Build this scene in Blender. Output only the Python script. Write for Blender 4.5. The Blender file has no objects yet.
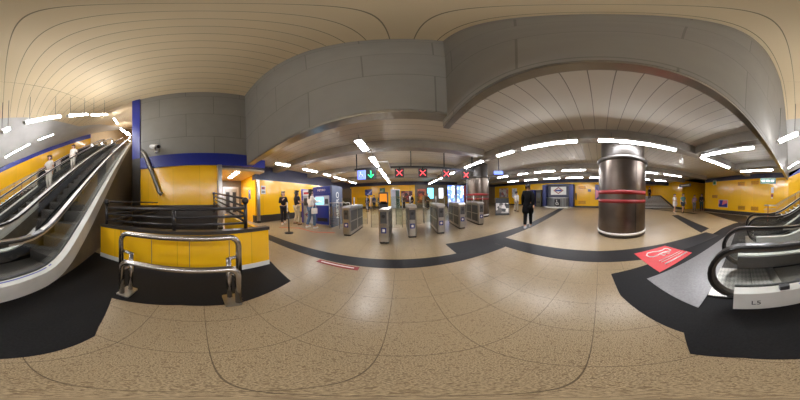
import bpy, bmesh, math, random
from mathutils import Vector, Matrix
random.seed(7)
SC = bpy.context.scene
COL = SC.collection
PI = math.pi
R = math.radians

# ------------------------------------------------------------------ render look
SC.view_settings.view_transform = 'Standard'
SC.view_settings.look = 'None'
SC.view_settings.gamma = 1.0
SC.view_settings.use_curve_mapping = False
SC.view_settings.exposure = 1.5
SC.cycles.use_denoising = True
SC.cycles.max_bounces = 10
SC.cycles.diffuse_bounces = 6
SC.cycles.glossy_bounces = 4
SC.cycles.transmission_bounces = 6
SC.cycles.transparent_max_bounces = 12
SC.cycles.sample_clamp_indirect = 6.0
SC.cycles.caustics_reflective = False
SC.cycles.caustics_refractive = False

def lin(r, g=None, b=None):
    if g is None: r, g, b = r
    f = lambda c: c / 12.92 if c <= 0.04045 else ((c + 0.055) / 1.055) ** 2.4
    return (f(r / 255), f(g / 255), f(b / 255), 1.0)

# ------------------------------------------------------------------ materials
def base_mat(name):
    m = bpy.data.materials.new(name); m.use_nodes = True
    nt = m.node_tree
    return m, nt, nt.nodes['Principled BSDF'], nt.links

def mat(name, rgb, rough=0.5, metal=0.0, spec=0.5, noise=0.06, scale=6.0, coat=0.0):
    """plain procedural material: base colour with a little noise mottling"""
    m, nt, b, L = base_mat(name)
    c = lin(rgb)
    tc = nt.nodes.new('ShaderNodeTexCoord')
    n = nt.nodes.new('ShaderNodeTexNoise'); n.inputs['Scale'].default_value = scale; n.inputs['Detail'].default_value = 4
    r = nt.nodes.new('ShaderNodeValToRGB')
    r.color_ramp.elements[0].position = 0.3; r.color_ramp.elements[1].position = 0.7
    r.color_ramp.elements[0].color = tuple(max(0, x * (1 - noise)) for x in c[:3]) + (1,)
    r.color_ramp.elements[1].color = tuple(min(1, x * (1 + noise)) for x in c[:3]) + (1,)
    L.new(tc.outputs['Object'], n.inputs['Vector']); L.new(n.outputs['Fac'], r.inputs['Fac'])
    L.new(r.outputs['Color'], b.inputs['Base Color'])
    b.inputs['Roughness'].default_value = rough; b.inputs['Metallic'].default_value = metal
    b.inputs['Specular IOR Level'].default_value = spec
    if coat: b.inputs['Coat Weight'].default_value = coat; b.inputs['Coat Roughness'].default_value = 0.1
    return m

def emit(name, rgb, strength):
    m, nt, b, L = base_mat(name)
    b.inputs['Base Color'].default_value = lin(rgb)
    b.inputs['Emission Color'].default_value = lin(rgb)
    b.inputs['Emission Strength'].default_value = strength
    b.inputs['Roughness'].default_value = 0.4
    return m

def glass_mat(name, rgb=(244, 248, 246), alpha=0.14, rough=0.05):
    m, nt, b, L = base_mat(name)
    tr = nt.nodes.new('ShaderNodeBsdfTransparent'); tr.inputs['Color'].default_value = lin(rgb)
    gl = nt.nodes.new('ShaderNodeBsdfGlossy'); gl.inputs['Roughness'].default_value = rough
    fr = nt.nodes.new('ShaderNodeFresnel'); fr.inputs['IOR'].default_value = 1.45
    mx = nt.nodes.new('ShaderNodeMixShader')
    ad = nt.nodes.new('ShaderNodeMath'); ad.operation = 'ADD'; ad.inputs[1].default_value = alpha * 0.3; ad.use_clamp = True
    L.new(fr.outputs[0], ad.inputs[0]); L.new(ad.outputs[0], mx.inputs[0])
    L.new(tr.outputs[0], mx.inputs[1]); L.new(gl.outputs[0], mx.inputs[2])
    L.new(mx.outputs[0], nt.nodes['Material Output'].inputs['Surface'])
    return m

def M_(nt, op, a, b=None, clamp=False):
    n = nt.nodes.new('ShaderNodeMath'); n.operation = op; n.use_clamp = clamp
    for i, v in enumerate((a, b)):
        if v is None: continue
        if isinstance(v, (int, float)): n.inputs[i].default_value = v
        else: nt.links.new(v, n.inputs[i])
    return n.outputs[0]

def mixc(nt, fac, a, b):
    n = nt.nodes.new('ShaderNodeMix'); n.data_type = 'RGBA'
    nt.links.new(fac, n.inputs[0])
    for i, v in ((6, a), (7, b)):
        if isinstance(v, tuple): n.inputs[i].default_value = v
        else: nt.links.new(v, n.inputs[i])
    return n.outputs[2]

def slat_mat(name, rgb, axis, spacing, line, rough=0.55, dark=0.35, vary=0.05, cross=None, off=0.0):
    """long ceiling slats: thin dark gaps at a pitch along one axis"""
    m, nt, b, L = base_mat(name)
    tc = nt.nodes.new('ShaderNodeTexCoord'); sp = nt.nodes.new('ShaderNodeSeparateXYZ')
    L.new(tc.outputs['Object'], sp.inputs[0])
    u = M_(nt, 'DIVIDE', M_(nt, 'ADD', sp.outputs[axis], 100.0 + off), spacing)
    fr = M_(nt, 'FRACT', u); fl = M_(nt, 'FLOOR', u)
    gap = M_(nt, 'LESS_THAN', fr, line / spacing)
    wn = nt.nodes.new('ShaderNodeTexWhiteNoise'); wn.noise_dimensions = '1D'; L.new(fl, wn.inputs['W'])
    v = M_(nt, 'ADD', M_(nt, 'MULTIPLY', wn.outputs['Value'], vary), 1 - vary)
    hs = nt.nodes.new('ShaderNodeHueSaturation'); hs.inputs['Color'].default_value = lin(rgb); L.new(v, hs.inputs['Value'])
    c = lin(rgb); dk = tuple(x * dark for x in c[:3]) + (1,)
    if cross is not None:
        oax, pitch, ln = cross
        o2 = M_(nt, 'MULTIPLY', wn.outputs['Value'], pitch)
        f2 = M_(nt, 'FRACT', M_(nt, 'DIVIDE', M_(nt, 'ADD', M_(nt, 'ADD', sp.outputs[oax], 100.0), o2), pitch))
        gap = M_(nt, 'MAXIMUM', gap, M_(nt, 'LESS_THAN', f2, ln / pitch))
    L.new(mixc(nt, gap, hs.outputs['Color'], dk), b.inputs['Base Color'])
    bp = nt.nodes.new('ShaderNodeBump'); bp.inputs['Strength'].default_value = 0.4; bp.inputs['Distance'].default_value = 0.01
    L.new(M_(nt, 'SUBTRACT', 1.0, gap), bp.inputs['Height']); L.new(bp.outputs[0], b.inputs['Normal'])
    b.inputs['Roughness'].default_value = rough
    return m

def panel_mat(name, rgb, uaxis, bw, bh, line=0.015, dark=0.55, rough=0.5, off=0.5, mottling=0.12, coat=0.0, spec=0.5):
    """wall of big rectangular panels, drawn in (uaxis, z)"""
    m, nt, b, L = base_mat(name)
    tc = nt.nodes.new('ShaderNodeTexCoord'); sp = nt.nodes.new('ShaderNodeSeparateXYZ')
    L.new(tc.outputs['Object'], sp.inputs[0])
    cb = nt.nodes.new('ShaderNodeCombineXYZ')
    L.new(M_(nt, 'ADD', sp.outputs[uaxis], 50.0), cb.inputs[0]); L.new(sp.outputs[2], cb.inputs[1])
    br = nt.nodes.new('ShaderNodeTexBrick')
    br.offset = off
    c = lin(rgb)
    br.inputs['Color1'].default_value = c
    br.inputs['Color2'].default_value = tuple(x * 0.93 for x in c[:3]) + (1,)
    br.inputs['Mortar'].default_value = tuple(x * dark for x in c[:3]) + (1,)
    br.inputs['Scale'].default_value = 1.0; br.inputs['Mortar Size'].default_value = line
    br.inputs['Brick Width'].default_value = bw; br.inputs['Row Height'].default_value = bh
    L.new(cb.outputs[0], br.inputs['Vector'])
    n = nt.nodes.new('ShaderNodeTexNoise'); n.inputs['Scale'].default_value = 1.7; n.inputs['Detail'].default_value = 6
    L.new(tc.outputs['Object'], n.inputs['Vector'])
    hs = nt.nodes.new('ShaderNodeHueSaturation'); L.new(br.outputs['Color'], hs.inputs['Color'])
    L.new(M_(nt, 'ADD', M_(nt, 'MULTIPLY', n.outputs['Fac'], mottling * 2), 1 - mottling), hs.inputs['Value'])
    L.new(hs.outputs['Color'], b.inputs['Base Color'])
    b.inputs['Roughness'].default_value = rough; b.inputs['Specular IOR Level'].default_value = spec
    if coat: b.inputs['Coat Weight'].default_value = coat; b.inputs['Coat Roughness'].default_value = 0.12
    return m

def terrazzo_mat():
    m, nt, b, L = base_mat('terrazzo_floor')
    tc = nt.nodes.new('ShaderNodeTexCoord'); sp = nt.nodes.new('ShaderNodeSeparateXYZ')
    L.new(tc.outputs['Object'], sp.inputs[0])
    n1 = nt.nodes.new('ShaderNodeTexNoise'); n1.inputs['Scale'].default_value = 180; n1.inputs['Detail'].default_value = 5; n1.inputs['Roughness'].default_value = 0.75
    n2 = nt.nodes.new('ShaderNodeTexNoise'); n2.inputs['Scale'].default_value = 1.1; n2.inputs['Detail'].default_value = 3
    vo = nt.nodes.new('ShaderNodeTexVoronoi'); vo.inputs['Scale'].default_value = 110
    for t in (n1, n2, vo): L.new(tc.outputs['Object'], t.inputs['Vector'])
    rp = nt.nodes.new('ShaderNodeValToRGB'); e = rp.color_ramp.elements
    e[0].position = 0.38; e[0].color = lin(94, 78, 57)
    e[1].position = 0.62; e[1].color = lin(192, 170, 134)
    L.new(n1.outputs['Fac'], rp.inputs['Fac'])
    sv = nt.nodes.new('ShaderNodeSeparateColor'); L.new(vo.outputs['Color'], sv.inputs[0])
    chip = M_(nt, 'GREATER_THAN', sv.outputs[0], 0.9)
    col = mixc(nt, M_(nt, 'MULTIPLY', chip, 0.5), rp.outputs['Color'], lin(92, 70, 46))
    hs = nt.nodes.new('ShaderNodeHueSaturation'); L.new(col, hs.inputs['Color'])
    L.new(M_(nt, 'ADD', M_(nt, 'MULTIPLY', n2.outputs['Fac'], 0.3), 0.85), hs.inputs['Value'])
    T = 0.42
    fx = M_(nt, 'FRACT', M_(nt, 'DIVIDE', M_(nt, 'ADD', sp.outputs[0], 42.0 + 0.11), T))
    fy = M_(nt, 'FRACT', M_(nt, 'DIVIDE', M_(nt, 'ADD', sp.outputs[1], 42.0 - 0.02), T))
    j = M_(nt, 'MAXIMUM', M_(nt, 'LESS_THAN', fx, 0.012), M_(nt, 'LESS_THAN', fy, 0.012))
    L.new(mixc(nt, M_(nt, 'MULTIPLY', j, 0.75), hs.outputs['Color'], lin(70, 56, 38)), b.inputs['Base Color'])
    b.inputs['Roughness'].default_value = 0.3
    L.new(M_(nt, 'ADD', M_(nt, 'MULTIPLY', n1.outputs['Fac'], 0.22), 0.2), b.inputs['Roughness'])
    b.inputs['Specular IOR Level'].default_value = 0.45
    return m

def tread_mat(name, rgb, axis=1, pitch=0.012, rough=0.4):
    """ribbed metal tread"""
    m, nt, b, L = base_mat(name)
    tc = nt.nodes.new('ShaderNodeTexCoord'); sp = nt.nodes.new('ShaderNodeSeparateXYZ')
    L.new(tc.outputs['Object'], sp.inputs[0])
    f = M_(nt, 'FRACT', M_(nt, 'DIVIDE', M_(nt, 'ADD', sp.outputs[axis], 50), pitch))
    g = M_(nt, 'LESS_THAN', f, 0.45)
    c = lin(rgb)
    L.new(mixc(nt, g, c, tuple(x * 0.35 for x in c[:3]) + (1,)), b.inputs['Base Color'])
    b.inputs['Roughness'].default_value = rough; b.inputs['Metallic'].default_value = 0.6
    return m

def checker_plate():
    m, nt, b, L = base_mat('checker_plate')
    tc = nt.nodes.new('ShaderNodeTexCoord'); mp = nt.nodes.new('ShaderNodeMapping')
    mp.inputs['Rotation'].default_value = (0, 0, R(45)); mp.inputs['Scale'].default_value = (26, 11, 1)
    vo = nt.nodes.new('ShaderNodeTexChecker'); vo.inputs['Scale'].default_value = 1.0
    L.new(tc.outputs['Object'], mp.inputs['Vector']); L.new(mp.outputs[0], vo.inputs['Vector'])
    vo.inputs['Color1'].default_value = lin(160, 157, 150); vo.inputs['Color2'].default_value = lin(138, 135, 130)
    L.new(vo.outputs['Color'], b.inputs['Base Color'])
    bp = nt.nodes.new('ShaderNodeBump'); bp.inputs['Strength'].default_value = 0.5; bp.inputs['Distance'].default_value = 0.004
    L.new(vo.outputs['Fac'], bp.inputs['Height']); L.new(bp.outputs[0], b.inputs['Normal'])
    b.inputs['Metallic'].default_value = 0.8; b.inputs['Roughness'].default_value = 0.35
    return m

def picture_mat(name, colours, scale=3.0, seed=0.0, rough=0.3, strength=0.0):
    """poster-like blotches of a few flat colours"""
    m, nt, b, L = base_mat(name)
    tc = nt.nodes.new('ShaderNodeTexCoord'); mp = nt.nodes.new('ShaderNodeMapping')
    mp.inputs['Location'].default_value = (seed, seed * 1.7, seed * 0.6)
    vo = nt.nodes.new('ShaderNodeTexVoronoi'); vo.inputs['Scale'].default_value = scale
    L.new(tc.outputs['Object'], mp.inputs['Vector']); L.new(mp.outputs[0], vo.inputs['Vector'])
    sv = nt.nodes.new('ShaderNodeSeparateColor'); L.new(vo.outputs['Color'], sv.inputs[0])
    rp = nt.nodes.new('ShaderNodeValToRGB'); rp.color_ramp.interpolation = 'CONSTANT'
    e = rp.color_ramp.elements
    while len(e) < len(colours): e.new(0.5)
    for i, c in enumerate(colours):
        e[i].position = i / len(colours); e[i].color = lin(c)
    L.new(sv.outputs[0], rp.inputs['Fac']); L.new(rp.outputs['Color'], b.inputs['Base Color'])
    b.inputs['Roughness'].default_value = rough
    if strength:
        L.new(rp.outputs['Color'], b.inputs['Emission Color']); b.inputs['Emission Strength'].default_value = strength
    return m

MT = {}
MT['floor'] = terrazzo_mat()
MT['granite'] = mat('dark_granite', (34, 33, 34), 0.5, spec=0.25, noise=0.35, scale=60)
MT['mat'] = mat('dark_rubber_mat', (24, 23, 24), 0.65, spec=0.2, noise=0.3, scale=80)
MT['hall_slat'] = slat_mat('hall_ceiling_slats', (226, 206, 168), 0, 0.42, 0.018)
MT['low_slat_x'] = slat_mat('low_ceiling_slats', (202, 196, 182), 1, 0.32, 0.014)
MT['low_slat_front'] = slat_mat('front_ceiling_slats', (202, 195, 180), 1, 0.32, 0.014)
MT['shaft_ceiling'] = mat('shaft_ceiling', (194, 192, 188), 0.6, noise=0.05, scale=1.5)
MT['cream'] = mat('cream_plaster', (222, 202, 168), 0.7, noise=0.04, scale=2)
MT['stone_y'] = panel_mat('grey_panels_along_y', (138, 136, 130), 1, 2.6, 1.55, dark=0.6)
MT['stone_x'] = panel_mat('grey_panels_along_x', (138, 136, 130), 0, 2.6, 1.55, dark=0.6)
MT['yellow_y'] = panel_mat('yellow_panels_along_y', (248, 190, 28), 1, 1.25, 9.0, line=0.008, dark=0.75, rough=0.22, off=0, mottling=0.05, coat=0.3)
MT['yellow_x'] = panel_mat('yellow_panels_along_x', (248, 190, 28), 0, 1.25, 9.0, line=0.008, dark=0.75, rough=0.22, off=0, mottling=0.05, coat=0.3)
MT['blue'] = mat('blue_band', (30, 44, 140), 0.35, noise=0.05)
MT['navy'] = mat('navy_band', (52, 54, 76), 0.4, noise=0.06)
MT['plinth'] = mat('dark_plinth', (50, 44, 38), 0.4, noise=0.2, scale=12)
MT['brown'] = mat('brown_cladding', (112, 102, 86), 0.45, noise=0.12, scale=5)
MT['soffit'] = mat('satin_soffit', (150, 146, 138), 0.32, metal=0.8, noise=0.1, scale=3)
MT['beam'] = mat('grey_beam', (150, 144, 134), 0.55, noise=0.06)
MT['steel'] = mat('brushed_steel', (176, 172, 166), 0.28, metal=1.0, noise=0.08, scale=20)
MT['steel_light'] = mat('satin_steel', (200, 198, 194), 0.4, metal=0.8, noise=0.05)
MT['chrome'] = mat('chrome', (176, 170, 162), 0.24, metal=1.0, noise=0.02)
MT['column'] = mat('column_steel', (116, 106, 98), 0.33, metal=1.0, noise=0.15, scale=2.5)
MT['red'] = mat('red_band', (140, 24, 28), 0.5, noise=0.05)
MT['redmat'] = mat('red_vinyl', (206, 62, 66), 0.5, noise=0.06)
MT['white'] = mat('white_paint', (236, 234, 228), 0.4, noise=0.03)
MT['offwhite'] = mat('off_white_enamel', (226, 224, 216), 0.35, noise=0.04)
MT['black'] = mat('black_plastic', (22, 22, 24), 0.4, noise=0.1)
MT['blackmetal'] = mat('black_painted_metal', (38, 34, 32), 0.38, noise=0.1)
MT['rubber'] = mat('handrail_rubber', (24, 23, 24), 0.32, noise=0.05, coat=0.15)
MT['newel'] = mat('newel_trim', (84, 80, 76), 0.35, metal=0.5)
MT['grey'] = mat('grey_plastic', (120, 120, 120), 0.5)
MT['darkgrey'] = mat('dark_grey_panel', (72, 72, 74), 0.4)
MT['glass'] = glass_mat('clear_glass')
MT['tread'] = tread_mat('ribbed_tread', (132, 128, 122), rough=0.5)
MT['riser'] = tread_mat('ribbed_riser', (70, 70, 72))
MT['plate'] = mat('landing_steel', (124, 122, 122), 0.42, metal=0.5, noise=0.12, scale=40)
MT['checker'] = checker_plate()
MT['tube'] = emit('lit_tube', (250, 250, 255), 26.0)
MT['tube_hall'] = emit('lit_tube_hall', (252, 250, 250), 21.0)
MT['led_red'] = emit('red_led', (255, 70, 76), 1.3)
MT['led_green'] = emit('green_led', (20, 210, 120), 1.0)
MT['led_blue'] = emit('blue_sign', (90, 110, 230), 1.0)
MT['screen_blue'] = picture_mat('blue_screen', [(96, 130, 246), (120, 160, 255), (200, 220, 255), (86, 110, 236)], 5, 2.0, strength=0.9)
MT['screen_cyan'] = emit('cyan_screen', (110, 205, 250), 1.1)
MT['orange'] = emit('orange_screen', (240, 146, 34), 0.22)
MT['machine_blue'] = mat('machine_blue', (34, 52, 134), 0.35, noise=0.05)
MT['machine_side'] = mat('machine_side_grey_blue', (88, 96, 118), 0.4, noise=0.05)
MT['machine_grey'] = mat('machine_grey', (186, 188, 196), 0.4, noise=0.04)
MT['violet'] = mat('violet_panel', (92, 84, 168), 0.4)
MT['green'] = mat('sign_green', (24, 120, 84), 0.4)
MT['teal'] = mat('teal_sign', (52, 84, 72), 0.4)
MT['vent'] = tread_mat('vent_grille', (214, 150, 30), axis=2, pitch=0.05)
MT['bluecol'] = tread_mat('fluted_blue', (70, 76, 120), axis=1, pitch=0.12)
MT['fluted'] = tread_mat('fluted_grey', (150, 150, 150), axis=1, pitch=0.16)
MT['skin'] = mat('skin', (206, 160, 132), 0.5, noise=0.03)
MT['hair'] = mat('dark_hair', (34, 26, 22), 0.5, noise=0.2, scale=40)
MT['hair_brown'] = mat('brown_hair', (78, 54, 38), 0.5, noise=0.2, scale=40)
MT['eye'] = mat('eye', (30, 24, 22), 0.2)
MT['lip'] = mat('lip', (164, 92, 84), 0.5)
MT['paper'] = mat('paper', (238, 236, 230), 0.6)

def cloth(rgb):
    k = 'cloth_%d_%d_%d' % rgb
    if k not in MT: MT[k] = mat(k, rgb, 0.9, spec=0.15, noise=0.12, scale=14)
    return MT[k]

# ------------------------------------------------------------------ mesh builder
class MB:
    def __init__(s): s.v = []; s.f = []; s.sm = []
    def add(s, vs, fs, smooth=False):
        o = len(s.v); s.v += [tuple(p) for p in vs]
        for f in fs: s.f.append(tuple(i + o for i in f)); s.sm.append(smooth)
        return s
    def box(s, x0, y0, z0, x1, y1, z1):
        vs = [(x0,y0,z0),(x1,y0,z0),(x1,y1,z0),(x0,y1,z0),(x0,y0,z1),(x1,y0,z1),(x1,y1,z1),(x0,y1,z1)]
        return s.add(vs, [(3,2,1,0),(4,5,6,7),(0,1,5,4),(1,2,6,5),(2,3,7,6),(3,0,4,7)])
    def cbox(s, c, d, rz=0.0, b=0.0):
        """box centred at c, size d, turned about z, with a bevel on its vertical edges"""
        hx, hy, hz = d[0]/2, d[1]/2, d[2]/2
        if b <= 0: pts = [(-hx,-hy),(hx,-hy),(hx,hy),(-hx,hy)]
        else:
            pts = []
            for cx, cy, a0 in ((hx-b,hy-b,0),(-hx+b,hy-b,90),(-hx+b,-hy+b,180),(hx-b,-hy+b,270)):
                for k in range(4): a = R(a0 + 30*k); pts.append((cx+b*math.cos(a), cy+b*math.sin(a)))
        cs, sn = math.cos(rz), math.sin(rz)
        pts = [(c[0]+x*cs-y*sn, c[1]+x*sn+y*cs) for x, y in pts]
        return s.prism(pts, c[2]-hz, c[2]+hz)
    def prism(s, pts, z0, z1):
        n = len(pts)
        vs = [(x,y,z0) for x,y in pts] + [(x,y,z1) for x,y in pts]
        a = sum(pts[i][0]*pts[(i+1)%n][1]-pts[(i+1)%n][0]*pts[i][1] for i in range(n))
        fs = [tuple(range(n))[::-1], tuple(range(n,2*n))] + [(i,(i+1)%n,n+(i+1)%n,n+i) for i in range(n)]
        if a < 0: fs = [f[::-1] for f in fs]
        return s.add(vs, fs)
    def extr(s, prof, axis, a, b):
        """prism of a 2-D profile along x (prof in y,z) or y (prof in x,z)"""
        n = len(prof)
        mk = (lambda t,p: (t,p[0],p[1])) if axis == 'x' else (lambda t,p: (p[0],t,p[1]))
        vs = [mk(a,p) for p in prof] + [mk(b,p) for p in prof]
        fs = [tuple(range(n))[::-1], tuple(range(n,2*n))] + [(i,(i+1)%n,n+(i+1)%n,n+i) for i in range(n)]
        return s.add(vs, fs)
    def tube(s, path, r, n=10, closed=False, caps=True):
        P = [Vector(p) for p in path]; m = len(P); rings = []
        prev = None
        for i in range(m):
            if closed: t = P[(i+1)%m]-P[i-1]
            else: t = P[min(i+1,m-1)]-P[max(i-1,0)]
            t.normalize()
            if prev is None:
                u = t.orthogonal().normalized()
            else:
                u = prev - t*prev.dot(t)
                u = u.normalized() if u.length > 1e-6 else t.orthogonal().normalized()
            prev = u; w = t.cross(u)
            rr = r[i] if isinstance(r,(list,tuple)) else r
            rings.append([P[i]+u*rr*math.cos(2*PI*k/n)+w*rr*math.sin(2*PI*k/n) for k in range(n)])
        vs = [p for rg in rings for p in rg]; fs = []
        for i in range(m if closed else m-1):
            j = (i+1)%m
            for k in range(n): fs.append((i*n+k, i*n+(k+1)%n, j*n+(k+1)%n, j*n+k))
        s.add(vs, fs, True)
        if caps and not closed: s.add(rings[0], [tuple(range(n))[::-1]]); s.add(rings[-1], [tuple(range(n))])
        return s
    def lathe(s, prof, c=(0,0,0), n=32, a0=0.0, a1=2*PI):
        full = abs(a1-a0-2*PI) < 1e-6; cols = n if full else n+1
        vs = []; fs = []
        for k in range(cols):
            a = a0+(a1-a0)*k/n
            vs += [(c[0]+r*math.cos(a), c[1]+r*math.sin(a), c[2]+z) for r,z in prof]
        m = len(prof)
        for k in range(n):
            kk = (k+1)%cols
            for i in range(m-1): fs.append((k*m+i, kk*m+i, kk*m+i+1, k*m+i+1))
        return s.add(vs, fs, True)
    def sweep(s, path, prof, up=(0,1,0)):
        """sweep a closed profile (a along 'up', b along normal) along a path in the s-z plane"""
        P = [Vector(p) for p in path]; U = Vector(up); m = len(P); n = len(prof); vs = []; fs = []
        for i in range(m):
            t = (P[min(i+1,m-1)]-P[max(i-1,0)]).normalized(); w = t.cross(U) * -1
            vs += [P[i]+U*a+w*b for a,b in prof]
        for i in range(m-1):
            for k in range(n): fs.append((i*n+k, i*n+(k+1)%n, (i+1)*n+(k+1)%n, (i+1)*n+k))
        fs += [tuple(range(n))[::-1], tuple(range((m-1)*n, m*n))]
        return s.add(vs, fs)
    def ball(s, c, r, n=10):
        rx, ry, rz = r if isinstance(r,(tuple,list)) else (r,r,r)
        vs = []; fs = []
        for i in range(n+1):
            th = PI*i/n
            for k in range(2*n):
                ph = PI*k/n
                vs.append((c[0]+rx*math.sin(th)*math.cos(ph), c[1]+ry*math.sin(th)*math.sin(ph), c[2]+rz*math.cos(th)))
        for i in range(n):
            for k in range(2*n): fs.append((i*2*n+k, (i+1)*2*n+k, (i+1)*2*n+(k+1)%(2*n), i*2*n+(k+1)%(2*n)))
        return s.add(vs, fs, True)
    def build(s, name, m, parent=None, off=(0,0,0), bevel=0.0):
        me = bpy.data.meshes.new(name)
        me.from_pydata([(x-off[0],y-off[1],z-off[2]) for x,y,z in s.v], [], s.f); me.update()
        bm = bmesh.new(); bm.from_mesh(me)
        bmesh.ops.remove_doubles(bm, verts=bm.verts, dist=1e-5)
        bmesh.ops.recalc_face_normals(bm, faces=bm.faces)
        bm.to_mesh(me); bm.free()
        if len(me.polygons) == len(s.sm):
            for p, q in zip(me.polygons, s.sm): p.use_smooth = q
        else:
            sm = any(s.sm)
            for p in me.polygons: p.use_smooth = sm
        me.materials.append(MT[m] if isinstance(m, str) else m)
        o = bpy.data.objects.new(name, me); COL.objects.link(o)
        if parent is not None: o.parent = parent
        elif off != (0,0,0): o.location = off
        if bevel:
            md = o.modifiers.new('soft_edges', 'BEVEL'); md.width = bevel; md.segments = 2; md.limit_method = 'ANGLE'
        return o

def struct(name, mb, m, **k):
    o = mb.build(name, m, **k); o['kind'] = 'structure'; return o
def tag(o, label, cat, group=None):
    o['label'] = label; o['category'] = cat
    if group: o['group'] = group
    return o
def thing(name, label, cat, loc=(0,0,0), rz=0.0, group=None):
    o = bpy.data.objects.new(name, None); o.empty_display_size = 0.1; COL.objects.link(o)
    o.location = loc; o.rotation_euler = (0,0,rz)
    return tag(o, label, cat, group)
def copy_tree(o, parent=None):
    c = o.copy(); COL.objects.link(c)
    if parent is not None: c.parent = parent
    for ch in list(o.children): copy_tree(ch, c)
    return c
def text_part(name, body, size, m, parent, loc, rot, depth=0.004, align='CENTER', sx=1.0):
    cu = bpy.data.curves.new(name, 'FONT'); cu.body = body; cu.size = size; cu.extrude = depth
    cu.align_x = align; cu.align_y = 'CENTER'
    tmp = bpy.data.objects.new(name+'_tmp', cu); COL.objects.link(tmp)
    dg = bpy.context.evaluated_depsgraph_get(); dg.update()
    me = bpy.data.meshes.new_from_object(tmp.evaluated_get(dg))
    bpy.data.objects.remove(tmp)
    me.materials.clear(); me.materials.append(MT[m] if isinstance(m,str) else m)
    o = bpy.data.objects.new(name, me); COL.objects.link(o)
    o.parent = parent; o.location = loc; o.rotation_euler = rot; o.scale = (sx,1,1)
    return o

# ------------------------------------------------------------------ camera
H = 1.28
cd = bpy.data.cameras.new('camera'); cam = bpy.data.objects.new('camera', cd); COL.objects.link(cam)
cd.type = 'PANO'
cd.panorama_type = 'EQUIRECTANGULAR'
cd.clip_start = 0.02; cd.clip_end = 200
d60 = Vector((math.sin(R(60)), math.cos(R(60)), 0))
kax = Vector((-d60.y, d60.x, 0))
cam.matrix_world = Matrix.Translation((0,0,H)) @ Matrix.Rotation(R(1.4), 4, kax) @ Matrix.Rotation(PI/2, 4, 'X')
SC.camera = cam
w = bpy.data.worlds.new('dark_world'); SC.world = w; w.use_nodes = True
w.node_tree.nodes['Background'].inputs[0].default_value = (0.9, 0.85, 0.78, 1)
w.node_tree.nodes['Background'].inputs[1].default_value = 0.0

# ================================================================== SETTING
ZT, ZL = 8.2, 3.5                 # hall ceiling, low ceiling
XL, XR, YF = -5.85, 0.92, 2.28    # hall box
SW = (-5.8, -2.22, -1.95, 0.95)   # stairwell hole

# floor with the stairwell opening
fb = MB()
def q(x0, y0, x1, y1, z=0.0): fb.add([(x0,y0,z),(x1,y0,z),(x1,y1,z),(x0,y1,z)], [(0,1,2,3)])
q(-12,-20,SW[0],17.2); q(SW[1],-20,22,17.2); q(SW[0],-20,SW[1],SW[2]); q(SW[0],SW[3],SW[1],17.2)
struct('floor', fb, 'floor')
sw = MB()
for a, b in (((SW[0],SW[2]),(SW[1],SW[2])), ((SW[1],SW[2]),(SW[1],SW[3])), ((SW[1],SW[3]),(SW[0],SW[3])), ((SW[0],SW[3]),(SW[0],SW[2]))):
    sw.add([(a[0],a[1],-3),(b[0],b[1],-3),(b[0],b[1],0),(a[0],a[1],0)], [(0,1,2,3)])
sw.add([(SW[0],SW[2],-3),(SW[1],SW[2],-3),(SW[1],SW[3],-3),(SW[0],SW[3],-3)], [(0,1,2,3)])
struct('wall_stairwell', sw, 'plinth')

# hall ceiling (flat slats) and the rising shaft ceiling
hc = MB(); hc.add([(XL,YF,ZT),(XR+0.2,YF,ZT),(XR+0.2,-5.0,ZT),(XL,-5.4,ZT)], [(0,1,2,3)])
struct('ceiling_hall', hc, 'hall_slat')
L2 = [(1.1,-5.0,8.2),(-2.0,-5.2,8.2),(-5.85,-5.4,8.2),(-9,-6.2,10.3),(-14,-8.0,13.3),(-24,-12.5,19.3)]
WT = [(1.1,-9.50,3.35),(-2.0,-10.27,5.1),(-5.85,-11.23,7.65),(-9,-12.02,9.95),(-14,-13.2,13.4),(-24,-15.6,20.0)]
hv = MB(); NS = 8
vs = []
for a, b in zip(L2, WT):
    a, b = Vector(a), Vector(b)
    for k in range(NS+1):
        t = k/NS; p = a.lerp(b, t); p.z += 0.9*math.sin(PI*t)*min(1,(a.z-b.z)/4+0.2) if a.z > b.z else 0
        vs.append(p)
FQ = lambda k0, k1: [(i*(NS+1)+k, (i+1)*(NS+1)+k, (i+1)*(NS+1)+k+1, i*(NS+1)+k+1) for i in range(len(L2)-1) for k in range(k0, k1)]
hu = MB(); hu.add(vs, FQ(0,4), True)
struct('ceiling_vault', hu, 'hall_slat')
hv.add(vs, FQ(4,NS), True)
struct('ceiling_haunch', hv, 'shaft_ceiling')
sc_ = MB(); sc_.add([(XL,-3.3,8.2),(XL,-5.4,8.2),(-9,-6.2,10.3),(-14,-8.0,13.3),(-24,-12.5,19.3),(-24,-8,19.3),(-14,-6.0,13.3)], [(0,1,2,6),(2,3,6),(3,4,5,6)])
struct('ceiling_shaft', sc_, 'cream')
# hall side walls
def wall(name, pts, m, kind_name=None):
    b = MB(); b.add(pts, [tuple(range(len(pts)))]); return struct(name, b, m)
gl = MB(); gl.box(XL-0.4,-2.95,3.68,XL,YF+0.25,ZT); struct('wall_left', gl, 'stone_y')
bb = MB(); bb.box(XL-0.4,-2.95,3.06,XL+0.04,3.3,3.68); struct('trim_1', bb, 'blue')
bb = MB(); bb.box(XL-0.4,-3.42,3.68,XL+0.06,-2.95,ZT); struct('trim_2', bb, 'blue')
bb = MB(); bb.box(XL-0.4,-3.42,0.0,XL+0.05,-2.95,3.68); struct('wall_left_pier', bb, 'plinth')
wl = MB(); wl.box(XL-0.4,-2.95,1.18,XL,0.80,3.06); struct('wall_left_lower', wl, 'yellow_y')
wl = MB(); wl.box(XL-0.4,-2.95,0.0,XL+0.015,0.80,1.18); struct('baseboard_left', wl, 'plinth')
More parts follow.
